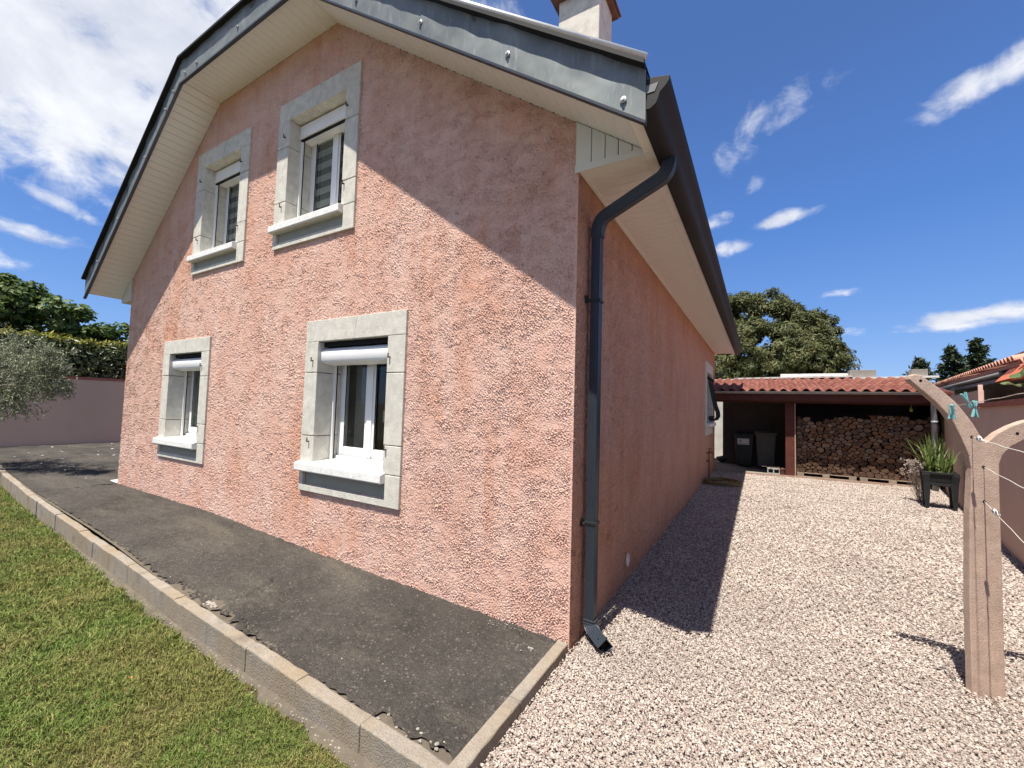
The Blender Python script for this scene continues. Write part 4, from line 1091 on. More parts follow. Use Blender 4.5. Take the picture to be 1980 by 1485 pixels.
MB().tube([(4.30, 9.79, 2.09), (4.34, 9.86, 1.98), (4.375, 9.97, 1.7), (4.375, 9.97, -.02)], .052, 12).build('shed_downpipe', GREY_PVC, shed, smooth=True)
MB().tube([(4.375, 9.97, 1.46), (4.375, 9.97, 1.52)], .06, 12).build('pipe_socket', GREY_PVC, shed, smooth=True)
MB().add([(x, y, z) for z in (-.02, .035) for x, y in ((.72, 9.97), (4.55, 10.345), (4.55, 10.385), (.72, 10.01))], [(0, 1, 2, 3), (7, 6, 5, 4), (0, 4, 5, 1), (1, 5, 6, 2), (2, 6, 7, 3), (3, 7, 4, 0)]).build('floor_edging', WOOD_PALE, shed)
tl = MB(); NT = 9
def tile_profile(wd, h):
    top = [(-wd / 2 + wd * i / NT, h * max(0, math.sin(math.pi * min(1, max(0, (i / NT - .12) / .6)))) ** .8) for i in range(NT + 1)]
    return top
tp = tile_profile(.258, .068); Lt = .40
tv = [(x, 0, z) for x, z in tp] + [(x, Lt, z * .92 + .0) for x, z in tp]; tv += [(x, y, z - .014) for x, y, z in tv]
nn = NT + 1; tf = [(i, i + 1, nn + i + 1, nn + i) for i in range(NT)] + [(2 * nn + i, 3 * nn + i, 3 * nn + i + 1, 2 * nn + i + 1) for i in range(NT)] + [(i, 2 * nn + i, 2 * nn + i + 1, i + 1) for i in range(NT)] + [(nn + i, nn + i + 1, 3 * nn + i + 1, 3 * nn + i) for i in range(NT)]
tme = bpy.data.meshes.new('roof_tile'); tme.from_pydata(tv, [], tf); tme.materials.append(TILE); tme.polygons.foreach_set('use_smooth', [True] * len(tf)); tme.set_sharp_from_angle(angle=R(45))
deck = [o for o in shed.children if o.name.startswith('roof_deck')][0]
nx = int((SX1 - SX0) / .228)
for r_ in range(8):
    for c in range(nx):
        x = SX0 + .12 + c * .228; y = 9.77 + r_ * .335
        if x < -.6 or r_ > 6: continue
        piece('roof_tile', tme, deck, (x + rnd.uniform(-.004, .004), y + rnd.uniform(-.008, .008), rz(y) - .012 + .016 * 0 + rnd.uniform(-.003, .003)), (math.atan(pitch) - .022, rnd.uniform(-.012, .012), rnd.uniform(-.012, .012)))
poly_sheet('shed_floor', [(-2.6, 10.0), (.72, 9.99), (4.6, 10.37), (4.65, 13.3), (-2.6, 13.3)], .004, simple('dusty_concrete_floor', (.21, .19, .165), .95, .1, var=.2, sc=2, obj=False))

fly = empty('fly_trap', (4.13, 10.5, 1.80), 'small yellow green bottle trap hanging inside the wood shed', 'fly trap')
MB().lathe([(.0, -.09), (.028, -.085), (.03, -.02), (.012, .0), (.012, .02), (0, .02)], (4.13, 10.5, 1.80), 10).build('bottle', YELLOW, fly, smooth=True)
MB().tube([(4.13, 10.5, 1.82), (4.13, 10.5, 2.2)], .004, 5).build('string', WIRE, fly)

# pallets
def pallet(x0, lab):
    p = empty('pallet', (x0, 10.75, 0), lab, 'pallet', 'pallets under the firewood')
    for yy in (10.40, 10.68, 10.96): MB().box(x0 - .6, x0 + .6, yy - .05, yy + .05, .006, .024).build('pallet_board', PALLET, p)
    for yy in (10.40, 10.68, 10.96):
        for xx in (x0 - .52, x0, x0 + .52): MB().box(xx - .07, xx + .07, yy - .05, yy + .05, .0245, .095).build('pallet_block', PALLET, p)
    for k in range(5): MB().box(x0 - .6, x0 + .6, 10.36 + k * .155, 10.46 + k * .155, .0955, .115).build('pallet_board', PALLET, p)
    p.rotation_euler = (0, 0, .0)


pallet(2.50, 'weathered pallet under the firewood, nearest the red brown post'); pallet(3.75, 'weathered pallet under the firewood, behind the black planter')


# firewood: cells of a relaxed packing become split logs
def log_pile():
    x0, x1, z0, z1 = 1.90, 4.58, .118, 1.60; AS = 1.55
    P = []; r = random.Random(5); tries = 0
    NLOG = 430
    P = [(r.uniform(x0, x1), r.uniform(z0, z1)) for _ in range(NLOG)]
    topf = lambda x: 1.50 + .07 * math.sin(x * 2.1) + .04 * math.sin(x * 7.3)
    def clip(poly, mx, mz, nx_, nz_):
        out = []
        for i in range(len(poly)):
            a, b = poly[i], poly[(i + 1) % len(poly)]; da = (a[0] - mx) * nx_ + (a[1] - mz) * nz_; db = (b[0] - mx) * nx_ + (b[1] - mz) * nz_
            if da <= 0: out.append(a)
            if da * db < 0: t = da / (da - db); out.append((a[0] + (b[0] - a[0]) * t, a[1] + (b[1] - a[1]) * t))
        return out
    W = [r.uniform(-.0012, .0016) for _ in P]
    for it in range(4):
        A = np.array(P); A[:, 1] *= AS; cells = []
        for i in range(NLOG):
            d2 = ((A - A[i]) ** 2).sum(1); idx = np.argsort(d2)[1:18]; poly = [(x0, z0 * AS), (x1, z0 * AS), (x1, z1 * AS), (x0, z1 * AS)]
            for j in idx:
                dx, dz = A[j] - A[i]; l = math.hypot(dx, dz)
                if l < 1e-5: continue
                sh = .5 + (W[i] - W[j]) / (2 * l * l); sh = min(.85, max(.15, sh))
                poly = clip(poly, A[i][0] + dx * sh, A[i][1] + dz * sh, dx / l, dz / l)
                if len(poly) < 3: break
            cells.append(poly)
        if it < 3:
            for i, c in enumerate(cells):
                if len(c) >= 3:
                    cx_, cz_ = np.mean([p[0] for p in c]), np.mean([p[1] for p in c]); k = .62
                    P[i] = (P[i][0] + (cx_ - P[i][0]) * k, P[i][1] + (cz_ / AS - P[i][1]) * k)
    logs = []
    for c in cells:
        if len(c) < 3: continue
        pts = [(a, b / AS) for a, b in c]; cx_, cz_ = np.mean([p[0] for p in pts]), np.mean([p[1] for p in pts])
        if cz_ > topf(cx_) + .02: continue
        ang0 = r.uniform(0, 6.28); poly = []; m = 13; roundness = r.choice((.0, .05, .1, .2, .3, .8))
        rad = math.sqrt(abs(sum(pts[i][0] * pts[(i + 1) % len(pts)][1] - pts[(i + 1) % len(pts)][0] * pts[i][1] for i in range(len(pts)))) / 2 / math.pi)
        for k in range(m):
            a = 2 * math.pi * k / m + ang0; dx, dz = math.cos(a), math.sin(a); tmin = 9
            for i in range(len(pts)):
                (ax, az), (bx, bz) = pts[i], pts[(i + 1) % len(pts)]; ex, ez = bx - ax, bz - az; den = dx * ez - dz * ex
                if abs(den) < 1e-9: continue
                t = ((ax - cx_) * ez - (az - cz_) * ex) / den; u = ((ax - cx_) * dz - (az - cz_) * dx) / den
                if t > 0 and -1e-6 <= u <= 1 + 1e-6: tmin = min(tmin, t)
            t = tmin * (1 - roundness) + min(tmin, rad * 1.0) * roundness; t = t * r.uniform(.88, .95) ; poly.append((dx * t, dz * t))
        logs.append((cx_, cz_, poly))
    # a few loose logs on top
    logs.sort(key=lambda l: -l[1]); first = None
    rest = MB()
    back = MB()
    for i, (cx_, cz_, poly) in enumerate(logs):
        yf = 10.365 + abs(r.gauss(0, .022)) + max(0, (cz_ - 1.2)) * .12
        m = len(poly); mb = MB(); mb.mi = 0
        ty, tx = r.uniform(-.12, .12), r.uniform(-.15, .15)
        vv = [(px, py_ * 0 + (px * tx + py_ * ty), py_) for px, py_ in poly] + [(px * .97, .36, py_ * .97) for px, py_ in poly]
        mb.mi = 0; mb.add(vv, [tuple(range(m))]); b = len(mb.v) - 2 * m
        mb.mi = 1; mb.f += [(k, (k + 1) % m, m + (k + 1) % m, m + k) for k in range(m)]; mb.m += [1] * m
        if i < 300:
            me = bpy.data.meshes.new('firewood_log'); me.from_pydata(mb.v, [], mb.f); me.materials.append(LOG_END); me.materials.append(LOG_BARK); me.polygons.foreach_set('material_index', mb.m)
            o = piece('firewood_log', me, None, (cx_, yf, cz_)); tag(o, 'split firewood log in the stack beside the shed post', 'firewood log', 'logs stacked in the wood shed')
        else:
            rest.mi = 0; bb = len(rest.v); rest.v += [(x + cx_, y + yf, z + cz_) for x, y, z in mb.v]; rest.f += [tuple(q + bb for q in f) for f in mb.f]; rest.m += mb.m
    if rest.v:
        o = rest.build('firewood', [LOG_END, LOG_BARK]); tag(o, 'small split logs low in the firewood stack', 'firewood', 'logs stacked in the wood shed', 'stuff')
    # the second row of the stack, only seen as dark ends between the front logs
    MB().box(1.90, 4.58, 10.78, 11.25, .118, 1.40).build('firewood_row', LOG_BARK, shed)


log_pile()

# bins, block and litter in the shed's left bay
def bin_(x, y, body, lid, w, d_, h, lab, sticker=False, rot=0.):
    b = empty('wheelie_bin', (x, y, 0), lab, 'bin'); v = []
    for z, k in ((.05, .80), (.6 * h, .92), (h - .06, 1.0)): v += [(x + a * w / 2 * k, y + c * d_ / 2 * k, z) for a, c in ((-1, -1), (1, -1), (1, 1), (-1, 1))]
    f = [(3, 2, 1, 0), (8, 9, 10, 11)] + [(i * 4 + j, i * 4 + (j + 1) % 4, i * 4 + 4 + (j + 1) % 4, i * 4 + 4 + j) for i in range(2) for j in range(4)]
    MB().add(v, f).build('bin_body', body, b, bevel=.02)
    MB().box(x - w / 2 - .02, x + w / 2 + .02, y - d_ / 2 - .03, y + d_ / 2 + .02, h - .10, h - .055).build('bin_rim', body, b, bevel=.008)
    MB().prism([(y - d_ / 2 - .04, h - .053), (y - d_ / 2 - .03, h - .02), (y - .05, h + .015), (y + d_ / 2, h + .01), (y + d_ / 2 + .03, h - .053)], 'x', x - w / 2 - .03, x + w / 2 + .03).build('bin_lid', lid, b, bevel=.012)
    MB().tube([(x - w / 2 + .04, y + d_ / 2 + .07, h - .03), (x + w / 2 - .04, y + d_ / 2 + .07, h - .03)], .015, 8).build('bin_handle', body, b, smooth=True)
    for s_ in (-1, 1):
        m = MB(); m.lathe([(.0, -.02), (.095, -.02), (.1, 0), (.095, .02), (0, .02)], (x + s_ * w * .38, y + d_ / 2 - .02, .1), 16, Matrix.Rotation(R(90), 3, 'Y')); m.build('wheel', BLACK, b, smooth=False)
    if sticker:
        st = MB().box(x - .17, x + .13, y - d_ / 2 - .012, y - d_ / 2 - .006, h - .34, h - .17).build('sticker', STICKER, b)
        m = MB()
        m.tube([(x - .115, y - d_ / 2 - .014, h - .21), (x - .085, y - d_ / 2 - .014, h - .215), (x - .085, y - d_ / 2 - .014, h - .25), (x - .105, y - d_ / 2 - .014, h - .265)], .010, 6)
        for k in range(3): m.box(x - .05 + .0, x + .10 - k * .03, y - d_ / 2 - .0145, y - d_ / 2 - .0125, h - .315 + k * .0, h - .31) if k == 0 else None
        m.box(x - .15, x + .105, y - d_ / 2 - .0145, y - d_ / 2 - .0125, h - .315, h - .305)
        m.build('sticker_print', INK, st)


bin_(.70, 11.55, BIN_DARK, BIN_DARK, .48, .5, 1.0, 'dark wheelie bin with a white sticker in the shed bay', True)
bin_(1.24, 11.6, BIN_GREY, BIN_LID, .50, .52, 1.05, 'grey wheelie bin with an olive lid beside the shed post')
blk = empty('hollow_block', (1.40, 10.42, 0), 'pale hollow concrete block lying at the foot of the shed post', 'block')
bl = MB(); bl.box(1.26, 1.54, 10.36, 10.385, .005, .15); bl.box(1.26, 1.54, 10.495, 10.52, .005, .15)
for xx in (1.26, 1.388, 1.515): bl.box(xx, xx + .025, 10.3855, 10.4945, .005, .15)
M3 = Matrix.Rotation(R(90), 4, 'X')
bl2 = MB(); bl2.box(1.26, 1.54, 10.35, 10.55, .005, .03); bl2.box(1.26, 1.54, 10.35, 10.55, .125, .15)
for xx in (1.26, 1.388, 1.515): bl2.box(xx, xx + .025, 10.35, 10.55, .0305, .1245)
bl2.build('block_body', BLOCKWORK if False else concrete('pale_block', (.36, .345, .32), (.3, .28, .25), .8), blk)
tw = MB()
for k in range(26):
    a = rnd.uniform(0, 6.28); p = Vector((1.28 + rnd.uniform(-.1, .2), 10.42 + rnd.uniform(-.05, .1), .16 + rnd.uniform(0, .02))); dd = Vector((math.cos(a), math.sin(a), rnd.uniform(-.1, .4))) * rnd.uniform(.05, .12); tw.tube([p, p + dd], .004, 4)
o = tw.build('dry_twigs', LEAF_DRY); o['kind'] = 'stuff'
pot = empty('flower_pot', (1.60, 10.40, 0), 'small dark plant pot between the pale block and shed post', 'plant pot')
MB().lathe([(.0, .0), (.055, .0), (.075, .13), (.08, .13), (.08, .16), (.07, .16), (.06, .03), (0, .03)], (1.60, 10.40, .005), 14).build('pot_body', simple('brown_pot', (.12, .06, .045), .8, .2), pot, smooth=False)
MB().lathe([(0, .14), (.06, .145), (.03, .165), (0, .17)], (1.60, 10.40, .005), 10).build('pot_soil', LOG_BARK, pot)
lump = MB(); me = pebble_mesh('x', 5, BLACK); lump.add([Vector((.15, 12.2, .1)) + Vector((v.co.x * .28, v.co.y * .2, v.co.z * .2)) for v in me.vertices], [tuple(q.vertices) for q in me.polygons])
o = lump.build('dark_heap', BLACK, smooth=True); tag(o, 'dark slumped sack on the ground at the edge of the shed bay', 'heap')  # plain dark lump on the ground
tag(MB().box(-.33, .0, 12.75, 12.95, .0, .05, Matrix.Rotation(.0, 4, 'Z')).build('stone_slab', LIT_WALL, bevel=.005), 'pale stone slab lying at the foot of the grey wall', 'slab')

# sunlit wall behind, flat roofs and blockwork beyond the shed
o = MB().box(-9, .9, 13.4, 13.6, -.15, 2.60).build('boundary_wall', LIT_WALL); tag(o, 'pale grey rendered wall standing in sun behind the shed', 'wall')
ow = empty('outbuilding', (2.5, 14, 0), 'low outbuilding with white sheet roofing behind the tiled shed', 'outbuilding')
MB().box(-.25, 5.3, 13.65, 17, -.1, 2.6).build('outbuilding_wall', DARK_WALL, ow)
for nm, a, b, za, zb, yy in (('roof_sheet', -.32, .34, 2.655, 2.70, 13.42), ('roof_sheet', .345, 3.50, 2.695, 2.745, 13.40), ('roof_sheet', 3.505, 5.40, 2.68, 2.735, 13.40)):
    MB().add([(a, yy, za), (b, yy, za + .05 * (b - a) / 3), (b, 16.5, za + .15), (a, 16.5, za + .15), (a, yy, zb), (b, yy, zb + .055 * (b - a) / 3), (b, 16.5, zb + .15), (a, 16.5, zb + .15)], [(3, 2, 1, 0), (4, 5, 6, 7), (0, 1, 5, 4), (1, 2, 6, 5), (2, 3, 7, 6), (3, 0, 4, 7)]).build(nm, SHEET, ow)
MB().box(1.7, 3.5, 13.9, 14.0, 2.70, 2.90).build('sheet_upstand', SHEET, ow)
tag(MB().box(3.46, 4.07, 13.5, 13.8, 2.74, 2.965).build('concrete_block', BLOCKWORK, bevel=.01), 'grey concrete block on the white sheet roof behind the tiles', 'block')
tag(MB().box(4.85, 5.20, 13.5, 13.8, 2.72, 2.96).build('concrete_block', BLOCKWORK, bevel=.01), 'grey concrete block on the sheet roof, behind the tip of the clothesline post', 'block')

# ------------------------------------------------------------------ neighbour's building beyond the right wall
nb = empty('neighbour_house', rw(4, 3, 0), 'neighbouring house with weathered tile eaves and an orange flashing', 'house')
MB().add(wall_box(2.4, 14, 1.0, 6, -.1, 2.9), BF).build('house_wall', simple('neighbour_render', (.36, .27, .245), .9, .1, obj=False), nb)
rv = [rw(2.35, .45, 2.46), rw(13, .45, 2.62), rw(13, 6, 4.2), rw(2.35, 6, 4.05)]; rv += [v + Vector((0, 0, -.07)) for v in rv]
rfn = MB().add(rv, [(0, 1, 2, 3), (7, 6, 5, 4), (0, 4, 5, 1), (1, 5, 6, 2), (2, 6, 7, 3), (3, 7, 4, 0)]).build('roof', TILE_PALE, nb)
ct = MB(); pr = []
for i in range(9): a = math.pi * i / 8; pr.append((.085 * math.cos(a), .075 * math.sin(a)))
for i in range(9): a = math.pi * (8 - i) / 8; pr.append((.07 * math.cos(a), .06 * math.sin(a)))
k = len(pr); v = [(a, 0, b) for a, b in pr] + [(a * .85, .42, b * .85) for a, b in pr]
ctm = bpy.data.meshes.new('canal_tile'); ctm.from_pydata(v, [], [(i, (i + 1) % k, k + (i + 1) % k, k + i) for i in range(k)] + [tuple(range(k)), tuple(range(2 * k - 1, k - 1, -1))]); ctm.materials.append(TILE_PALE)
azw = math.atan2(WN.y, WN.x) - math.pi / 2
for r_ in range(3):
    for c in range(46):
        s = 2.45 + c * .225; z_ = 2.46 + (s - 2.35) * .015 + .0; p = rw(s, .40 + r_ * .36, z_ + .02 + r_ * .36 * .286)
        piece('canal_tile', ctm, rfn, p, (math.atan(.286) - .03, rnd.uniform(-.03, .03), azw + rnd.uniform(-.03, .03)))
gp = MB().tube([rw(3.2, .40, 2.33), rw(12.5, .40, 2.48)], .042, 10); gp.build('neighbour_gutter', simple('grey_white_gutter', (.22, .215, .205), .5, .3), nb, smooth=True)
MB().add([rw(2.3, .36, 2.18), rw(12.5, .40, 2.36), rw(12.5, .75, 2.36), rw(2.3, .75, 2.18), rw(2.3, .36, 2.24), rw(12.5, .40, 2.42), rw(12.5, .75, 2.42), rw(2.3, .75, 2.24)], [(3, 2, 1, 0), (4, 5, 6, 7), (0, 1, 5, 4), (1, 2, 6, 5), (2, 3, 7, 6), (3, 0, 4, 7)]).build('eave_soffit', simple('grey_eave_boards', (.22, .21, .20), .8, .1), nb)
# nearer part with the orange flashing
MB().add([rw(-2.5, .30, 2.17), rw(3.0, .30, 2.19), rw(3.0, .47, 2.41), rw(-2.5, .47, 2.40), rw(-2.5, .36, 2.15), rw(3.0, .36, 2.16), rw(3.0, .53, 2.37), rw(-2.5, .53, 2.37)], [(0, 1, 2, 3), (7, 6, 5, 4), (0, 4, 5, 1), (1, 5, 6, 2), (2, 6, 7, 3), (3, 7, 4, 0)]).build('orange_flashing', ORANGE, nb)
for c in range(21):
    s = -2.4 + c * .225; piece('canal_tile', ctm, rfn, rw(s, .42, 2.40), (math.atan(.286) - .03, 0, azw))
v = [rw(-2.6, .50, 2.39), rw(2.34, .50, 2.39), rw(2.34, 6, 3.95), rw(-2.6, 6, 3.95)]; v += [p + Vector((0, 0, -.05)) for p in v]
MB().add(v, [(0, 1, 2, 3), (7, 6, 5, 4), (0, 4, 5, 1), (1, 5, 6, 2), (2, 6, 7, 3), (3, 7, 4, 0)]).build('porch_roof', TILE_PALE, nb)

# ------------------------------------------------------------------ clothesline post
PA = R(17.5); PD = Vector((math.cos(PA), math.sin(PA), 0)); PN = Vector((math.sin(PA), -math.cos(PA), 0)); PP = Vector((2.135, .915, 0))
pw = lambda u, z, n_=0.: PP + PD * u + PN * n_ + Vector((0, 0, z))
post = empty('clothesline_post', pw(.08, 0), 'pinkish concrete clothesline post branching into two curved arms', 'clothesline post')
LO = [(0, -.1), (.0, .5), (.012, 1.0), (.026, 1.22), (.028, 1.284), (.018, 1.358), (-.018, 1.465), (-.050, 1.545), (-.092, 1.617), (-.145, 1.682), (-.204, 1.742), (-.262, 1.80)]
TIP = [(-.274, 1.815), (-.266, 1.838), (-.242, 1.848), (-.212, 1.841)]
UPc = [(-.172, 1.806), (-.110, 1.752), (-.045, 1.685), (.0, 1.622), (.043, 1.552), (.076, 1.483), (.100, 1.446)]
RU = [(.115, 1.455), (.162, 1.503), (.224, 1.545), (.285, 1.575), (.36, 1.60), (.44, 1.618)]
RT = [(.462, 1.60), (.465, 1.565), (.455, 1.535)]
RL = [(.36, 1.50), (.285, 1.467), (.222, 1.425), (.180, 1.372), (.163, 1.32), (.161, 1.2), (.160, .6), (.158, -.1)]
outl = LO + TIP + UPc + RU + RT + RL
TH = .05
# front face with a chamfer: triangulated by bmesh from the outline
def solid_outline(name, outl, mat, parent):
    bm = bmesh.new(); fr = [bm.verts.new(pw(u, z, 0) - ORG[parent.name]) for u, z in outl]; f = bm.faces.new(fr)
    ex = bmesh.ops.extrude_face_region(bm, geom=[f]); bmesh.ops.translate(bm, verts=[v for v in ex['geom'] if isinstance(v, bmesh.types.BMVert)], vec=-PN * TH)
    bmesh.ops.recalc_face_normals(bm, faces=bm.faces)
    me = bpy.data.meshes.new(name); bm.to_mesh(me); bm.free(); return link(name, me, mat, parent, bevel=.005, seg=2)
solid_outline('post_body', outl, POST_CONC, post)
HOLES = [(-.068, 1.653), (.033, 1.474), (.086, 1.299), (.084, 1.096), (-.217, 1.808), (.252, 1.504)]
hl = MB(); Mh = Matrix((PD, Vector((0, 0, 1)), PN)).transposed()
for u, z in HOLES:
    MB().lathe([(.0, .0005), (.0085, .0005), (.0085, .0012), (0, .0012)], pw(u, z, .0), 12, Mh).build('line_hole_shade', HOLE_SHADE, post)  # dark disc on the face, the shade of the hole put into its colour


# lines run from the holes towards and past the viewer's right
def pixel_ray(px, py): return (RIGHT * (px - 990) / FOC - UP * (py - 742.5) / FOC + FWD).normalized()


def line_pts(hole, d2, sag, L=3.6, n=36):
    a = pw(hole[0], hole[1], .002); b = a + Vector(d2) * L; out = []
    for i in range(n + 1): t = i / n; p = a.lerp(b, t); p.z -= sag * 4 * t * (1 - t); p += Vector((0, 0, .002 * math.sin(i * 2.1))); out.append(p)
    return out


LD = (-.083, -.997, 0)
specs = [(HOLES[0], (-.083, -.997, .05), .02, WIRE_TAN, 'tan washing line strung from the upper hole of the post, carrying pegs'),
         (HOLES[1], (-.083, -.997, -.035), .02, WIRE, 'white washing line with a ratchet at the fork of the post'),
         (HOLES[2], (-.083, -.997, -.05), .03, WIRE, 'white washing line tied below the fork of the post'),
         (HOLES[3], (-.083, -.997, -.16), .03, WIRE, 'white washing line with a ratchet, lowest on the post')]
lines = []
for i, (h, d2, sag, mt, lab) in enumerate(specs):
    e = empty('washing_line', pw(*h), lab, 'washing line', 'lines strung from the clothesline post'); pts = line_pts(h, d2, sag); MB().tube(pts, .0017, 5).build('cord', mt, e, smooth=True); lines.append(pts)
    if i in (1, 3):
        p = pts[1] if False else pw(h[0], h[1], .002) + Vector((LD[0], LD[1], d2[2])) * (.13 if i == 1 else .17)
        a = Vector((LD[0], LD[1], -.1)).normalized(); s_ = Vector((a.y, -a.x, 0)).normalized() * -1; u_ = a.cross(s_)
        M4 = Matrix((a, s_, u_)).transposed().to_4x4(); M4.translation = p
        m = MB(); ring = [Vector((.042 * math.cos(t) * 1.0, 0, .015 * math.sin(t))) for t in np.linspace(0, 2 * math.pi, 17)]
        m.tube([M4 @ q for q in ring], .0028, 6, cap=False); m.build('ratchet_loop', WHITE_PL, e, smooth=True)
        MB().box(-.012, .014, -.008, .008, -.010, .010, M4).build('ratchet_body', WHITE_PL, e, bevel=.003)
        m = MB(); m.lathe([(.0, -.012), (.009, -.012), (.009, .012), (0, .012)], M4 @ Vector((.001, 0, 0)), 10, Mh); m.build('ratchet_wheel', STEEL, e)
        MB().tube([M4 @ Vector((.036, 0, 0)), M4 @ Vector((.05, 0, -.004)), M4 @ Vector((.06, .004, 0))], .0035, 6).build('knot', mt, e, smooth=True)


def peg(p, ang, yaw, lab, spread=.0):
    e = empty('clothes_peg', p, lab, 'clothes peg', 'teal pegs on the washing line'); p = Vector(p)
    M = Matrix.Translation(p) @ Matrix.Rotation(yaw, 4, 'Z') @ Matrix.Rotation(ang, 4, 'Y') @ Matrix.Scale(1.2, 4)
    for s_ in (-1, 1):
        Ms = M @ Matrix.Rotation(s_ * (.14 + spread), 4, 'Y')
        MB().prism([(s_ * .001, .012), (s_ * .0075, .010), (s_ * .008, -.015), (s_ * .0085, -.05), (s_ * .006, -.062), (s_ * .002, -.06), (s_ * .003, -.02)], 'y', -.005, .005, Ms).build('peg_half', TEAL, e, bevel=.001)
    MB().lathe([(.0, -.006), (.0045, -.006), (.0045, .006), (0, .006)], M @ Vector((0, 0, -.016)), 8, (M.to_3x3() @ Matrix.Rotation(R(90), 3, 'X'))).build('peg_spring', STEEL, e)


def on_line(i, t): a = lines[i]; k = t * (len(a) - 1); j = int(k); return a[j].lerp(a[j + 1], k - j)


peg(on_line(0, .004) + Vector((-.0, 0, -.004)), .15, PA, 'teal clothes peg hanging closest to the post arm'); peg(on_line(0, .012) + Vector((0, 0, -.004)), -.12, PA + .4, 'teal clothes peg hanging second from the post arm')
peg(on_line(0, .100) + Vector((0, 0, -.012)), 2.7, PA + .2, 'teal clothes peg standing upright above the line', .1); peg(on_line(0, .124) + Vector((0, 0, -.004)), .02, PA + .1, 'teal clothes peg hanging open, farthest from the post', .1)

# ------------------------------------------------------------------ planter
pl = empty('planter', (3.82, 7.6, 0), 'black plastic planter on four tapered legs by the wall', 'planter')
px, py = 3.82, 7.68; yaw = R(-8)
MP = Matrix.Translation((px, py, 0)) @ Matrix.Rotation(yaw, 4, 'Z')
W2, D2 = .215, .20
m = MB(); v = []
for z, k in ((.46, .86), (.60, .97), (.60, 1.06), (.64, 1.06), (.64, .95), (.58, .90)): v += [MP @ Vector((a * W2 * k, b * D2 * k, z)) for a, b in ((-1, -1), (1, -1), (1, 1), (-1, 1))]
f = [(3, 2, 1, 0), (20, 21, 22, 23)] + [(i * 4 + j, i * 4 + (j + 1) % 4, i * 4 + 4 + (j + 1) % 4, i * 4 + 4 + j) for i in range(5) for j in range(4)]
m.add(v, f).build('trough', BLACK, pl, bevel=.006)
for a in (-1, 1):
    for b in (-1, 1):
        v = []
        for z, w_, o_ in ((0.0, .022, .80), (.46, .045, .80), (.60, .05, .86)): v += [MP @ Vector((a * W2 * o_ + i * w_, b * D2 * o_ + j * w_, z)) for i, j in ((-1, -1), (1, -1), (1, 1), (-1, 1))]
        MB().add(v, [(3, 2, 1, 0), (8, 9, 10, 11)] + [(i * 4 + j, i * 4 + (j + 1) % 4, i * 4 + 4 + (j + 1) % 4, i * 4 + 4 + j) for i in range(2) for j in range(4)]).build('leg', BLACK, pl, bevel=.006)
m = MB(); m.box(-W2 * .6, W2 * .6, -D2 * .90, -D2 * .84, .40, .45, MP); m.box(-W2 * .6, W2 * .6, D2 * .84, D2 * .9, .40, .45, MP); m.build('apron_rail', BLACK, pl, bevel=.003)
m = MB(); m.box(-W2 * .9, W2 * .9, -D2 * .9, D2 * .9, .585, .60, MP); m.build('potting_soil', LOG_BARK, pl)
iris = empty('iris_plant', (px, py, .6), 'clump of upright green sword leaves growing in the black planter', 'plant')
lms = []
for k in range(4):
    n = 7; L = .62; v = []; bend = (.05, .16, .3, .10)[k]
    for i in range(n + 1): t = i / n; w_ = .011 * (1 - t ** 2.2) + .0008; zz = L * t - bend * .25 * t * t; yy = bend * t * t; v += [(-w_, yy, zz), (0, yy - .003, zz), (w_, yy, zz)]
    f = [(i * 3 + j, i * 3 + j + 1, i * 3 + 4 + j, i * 3 + 3 + j) for i in range(n) for j in range(2)]; me = bpy.data.meshes.new('sword_leaf'); me.from_pydata(v, [], f); me.materials.append(LEAF_IRIS); me.polygons.foreach_set('use_smooth', [True] * len(f)); lms.append(me)
for k in range(110):
    q = MP @ Vector((rnd.uniform(-.17, .17), rnd.uniform(-.13, .13), .6)); left = (q.x - px) < .03; sc = rnd.uniform(.75, 1.22) if left else rnd.uniform(.4, .8)
    piece('sword_leaf', lms[k % 4], iris, q, (rnd.uniform(-.22, .16), rnd.uniform(-.2, .2) - (q.x - px) * -1.3, rnd.uniform(0, 6.28)), (1.1, 1, sc))
dry = empty('dried_plant', (3.62, 7.9, 0), 'pale dried flower stems standing behind the black planter', 'plant')
m = MB()
for k in range(60):
    b = Vector((3.70 + rnd.uniform(-.05, .05), 8.15 + rnd.uniform(-.05, .05), -.01)); t = b + Vector((rnd.gauss(-.09, .08), rnd.gauss(0, .07), rnd.uniform(.5, .80))); m.tube([b, b.lerp(t, .5) + Vector((rnd.gauss(0, .015), 0, .02)), t], .0025, 4)
    for q in range(3): c = t + Vector((rnd.gauss(0, .015), rnd.gauss(0, .015), rnd.gauss(0, .015))); m.add([c + Vector((.014, 0, 0)), c + Vector((0, .012, .01)), c + Vector((-.014, 0, 0)), c + Vector((0, 0, -.014))], [(0, 1, 2), (0, 2, 3), (1, 2, 3), (0, 1, 3)])
m.build('dried_stems', LEAF_DRY, dry)



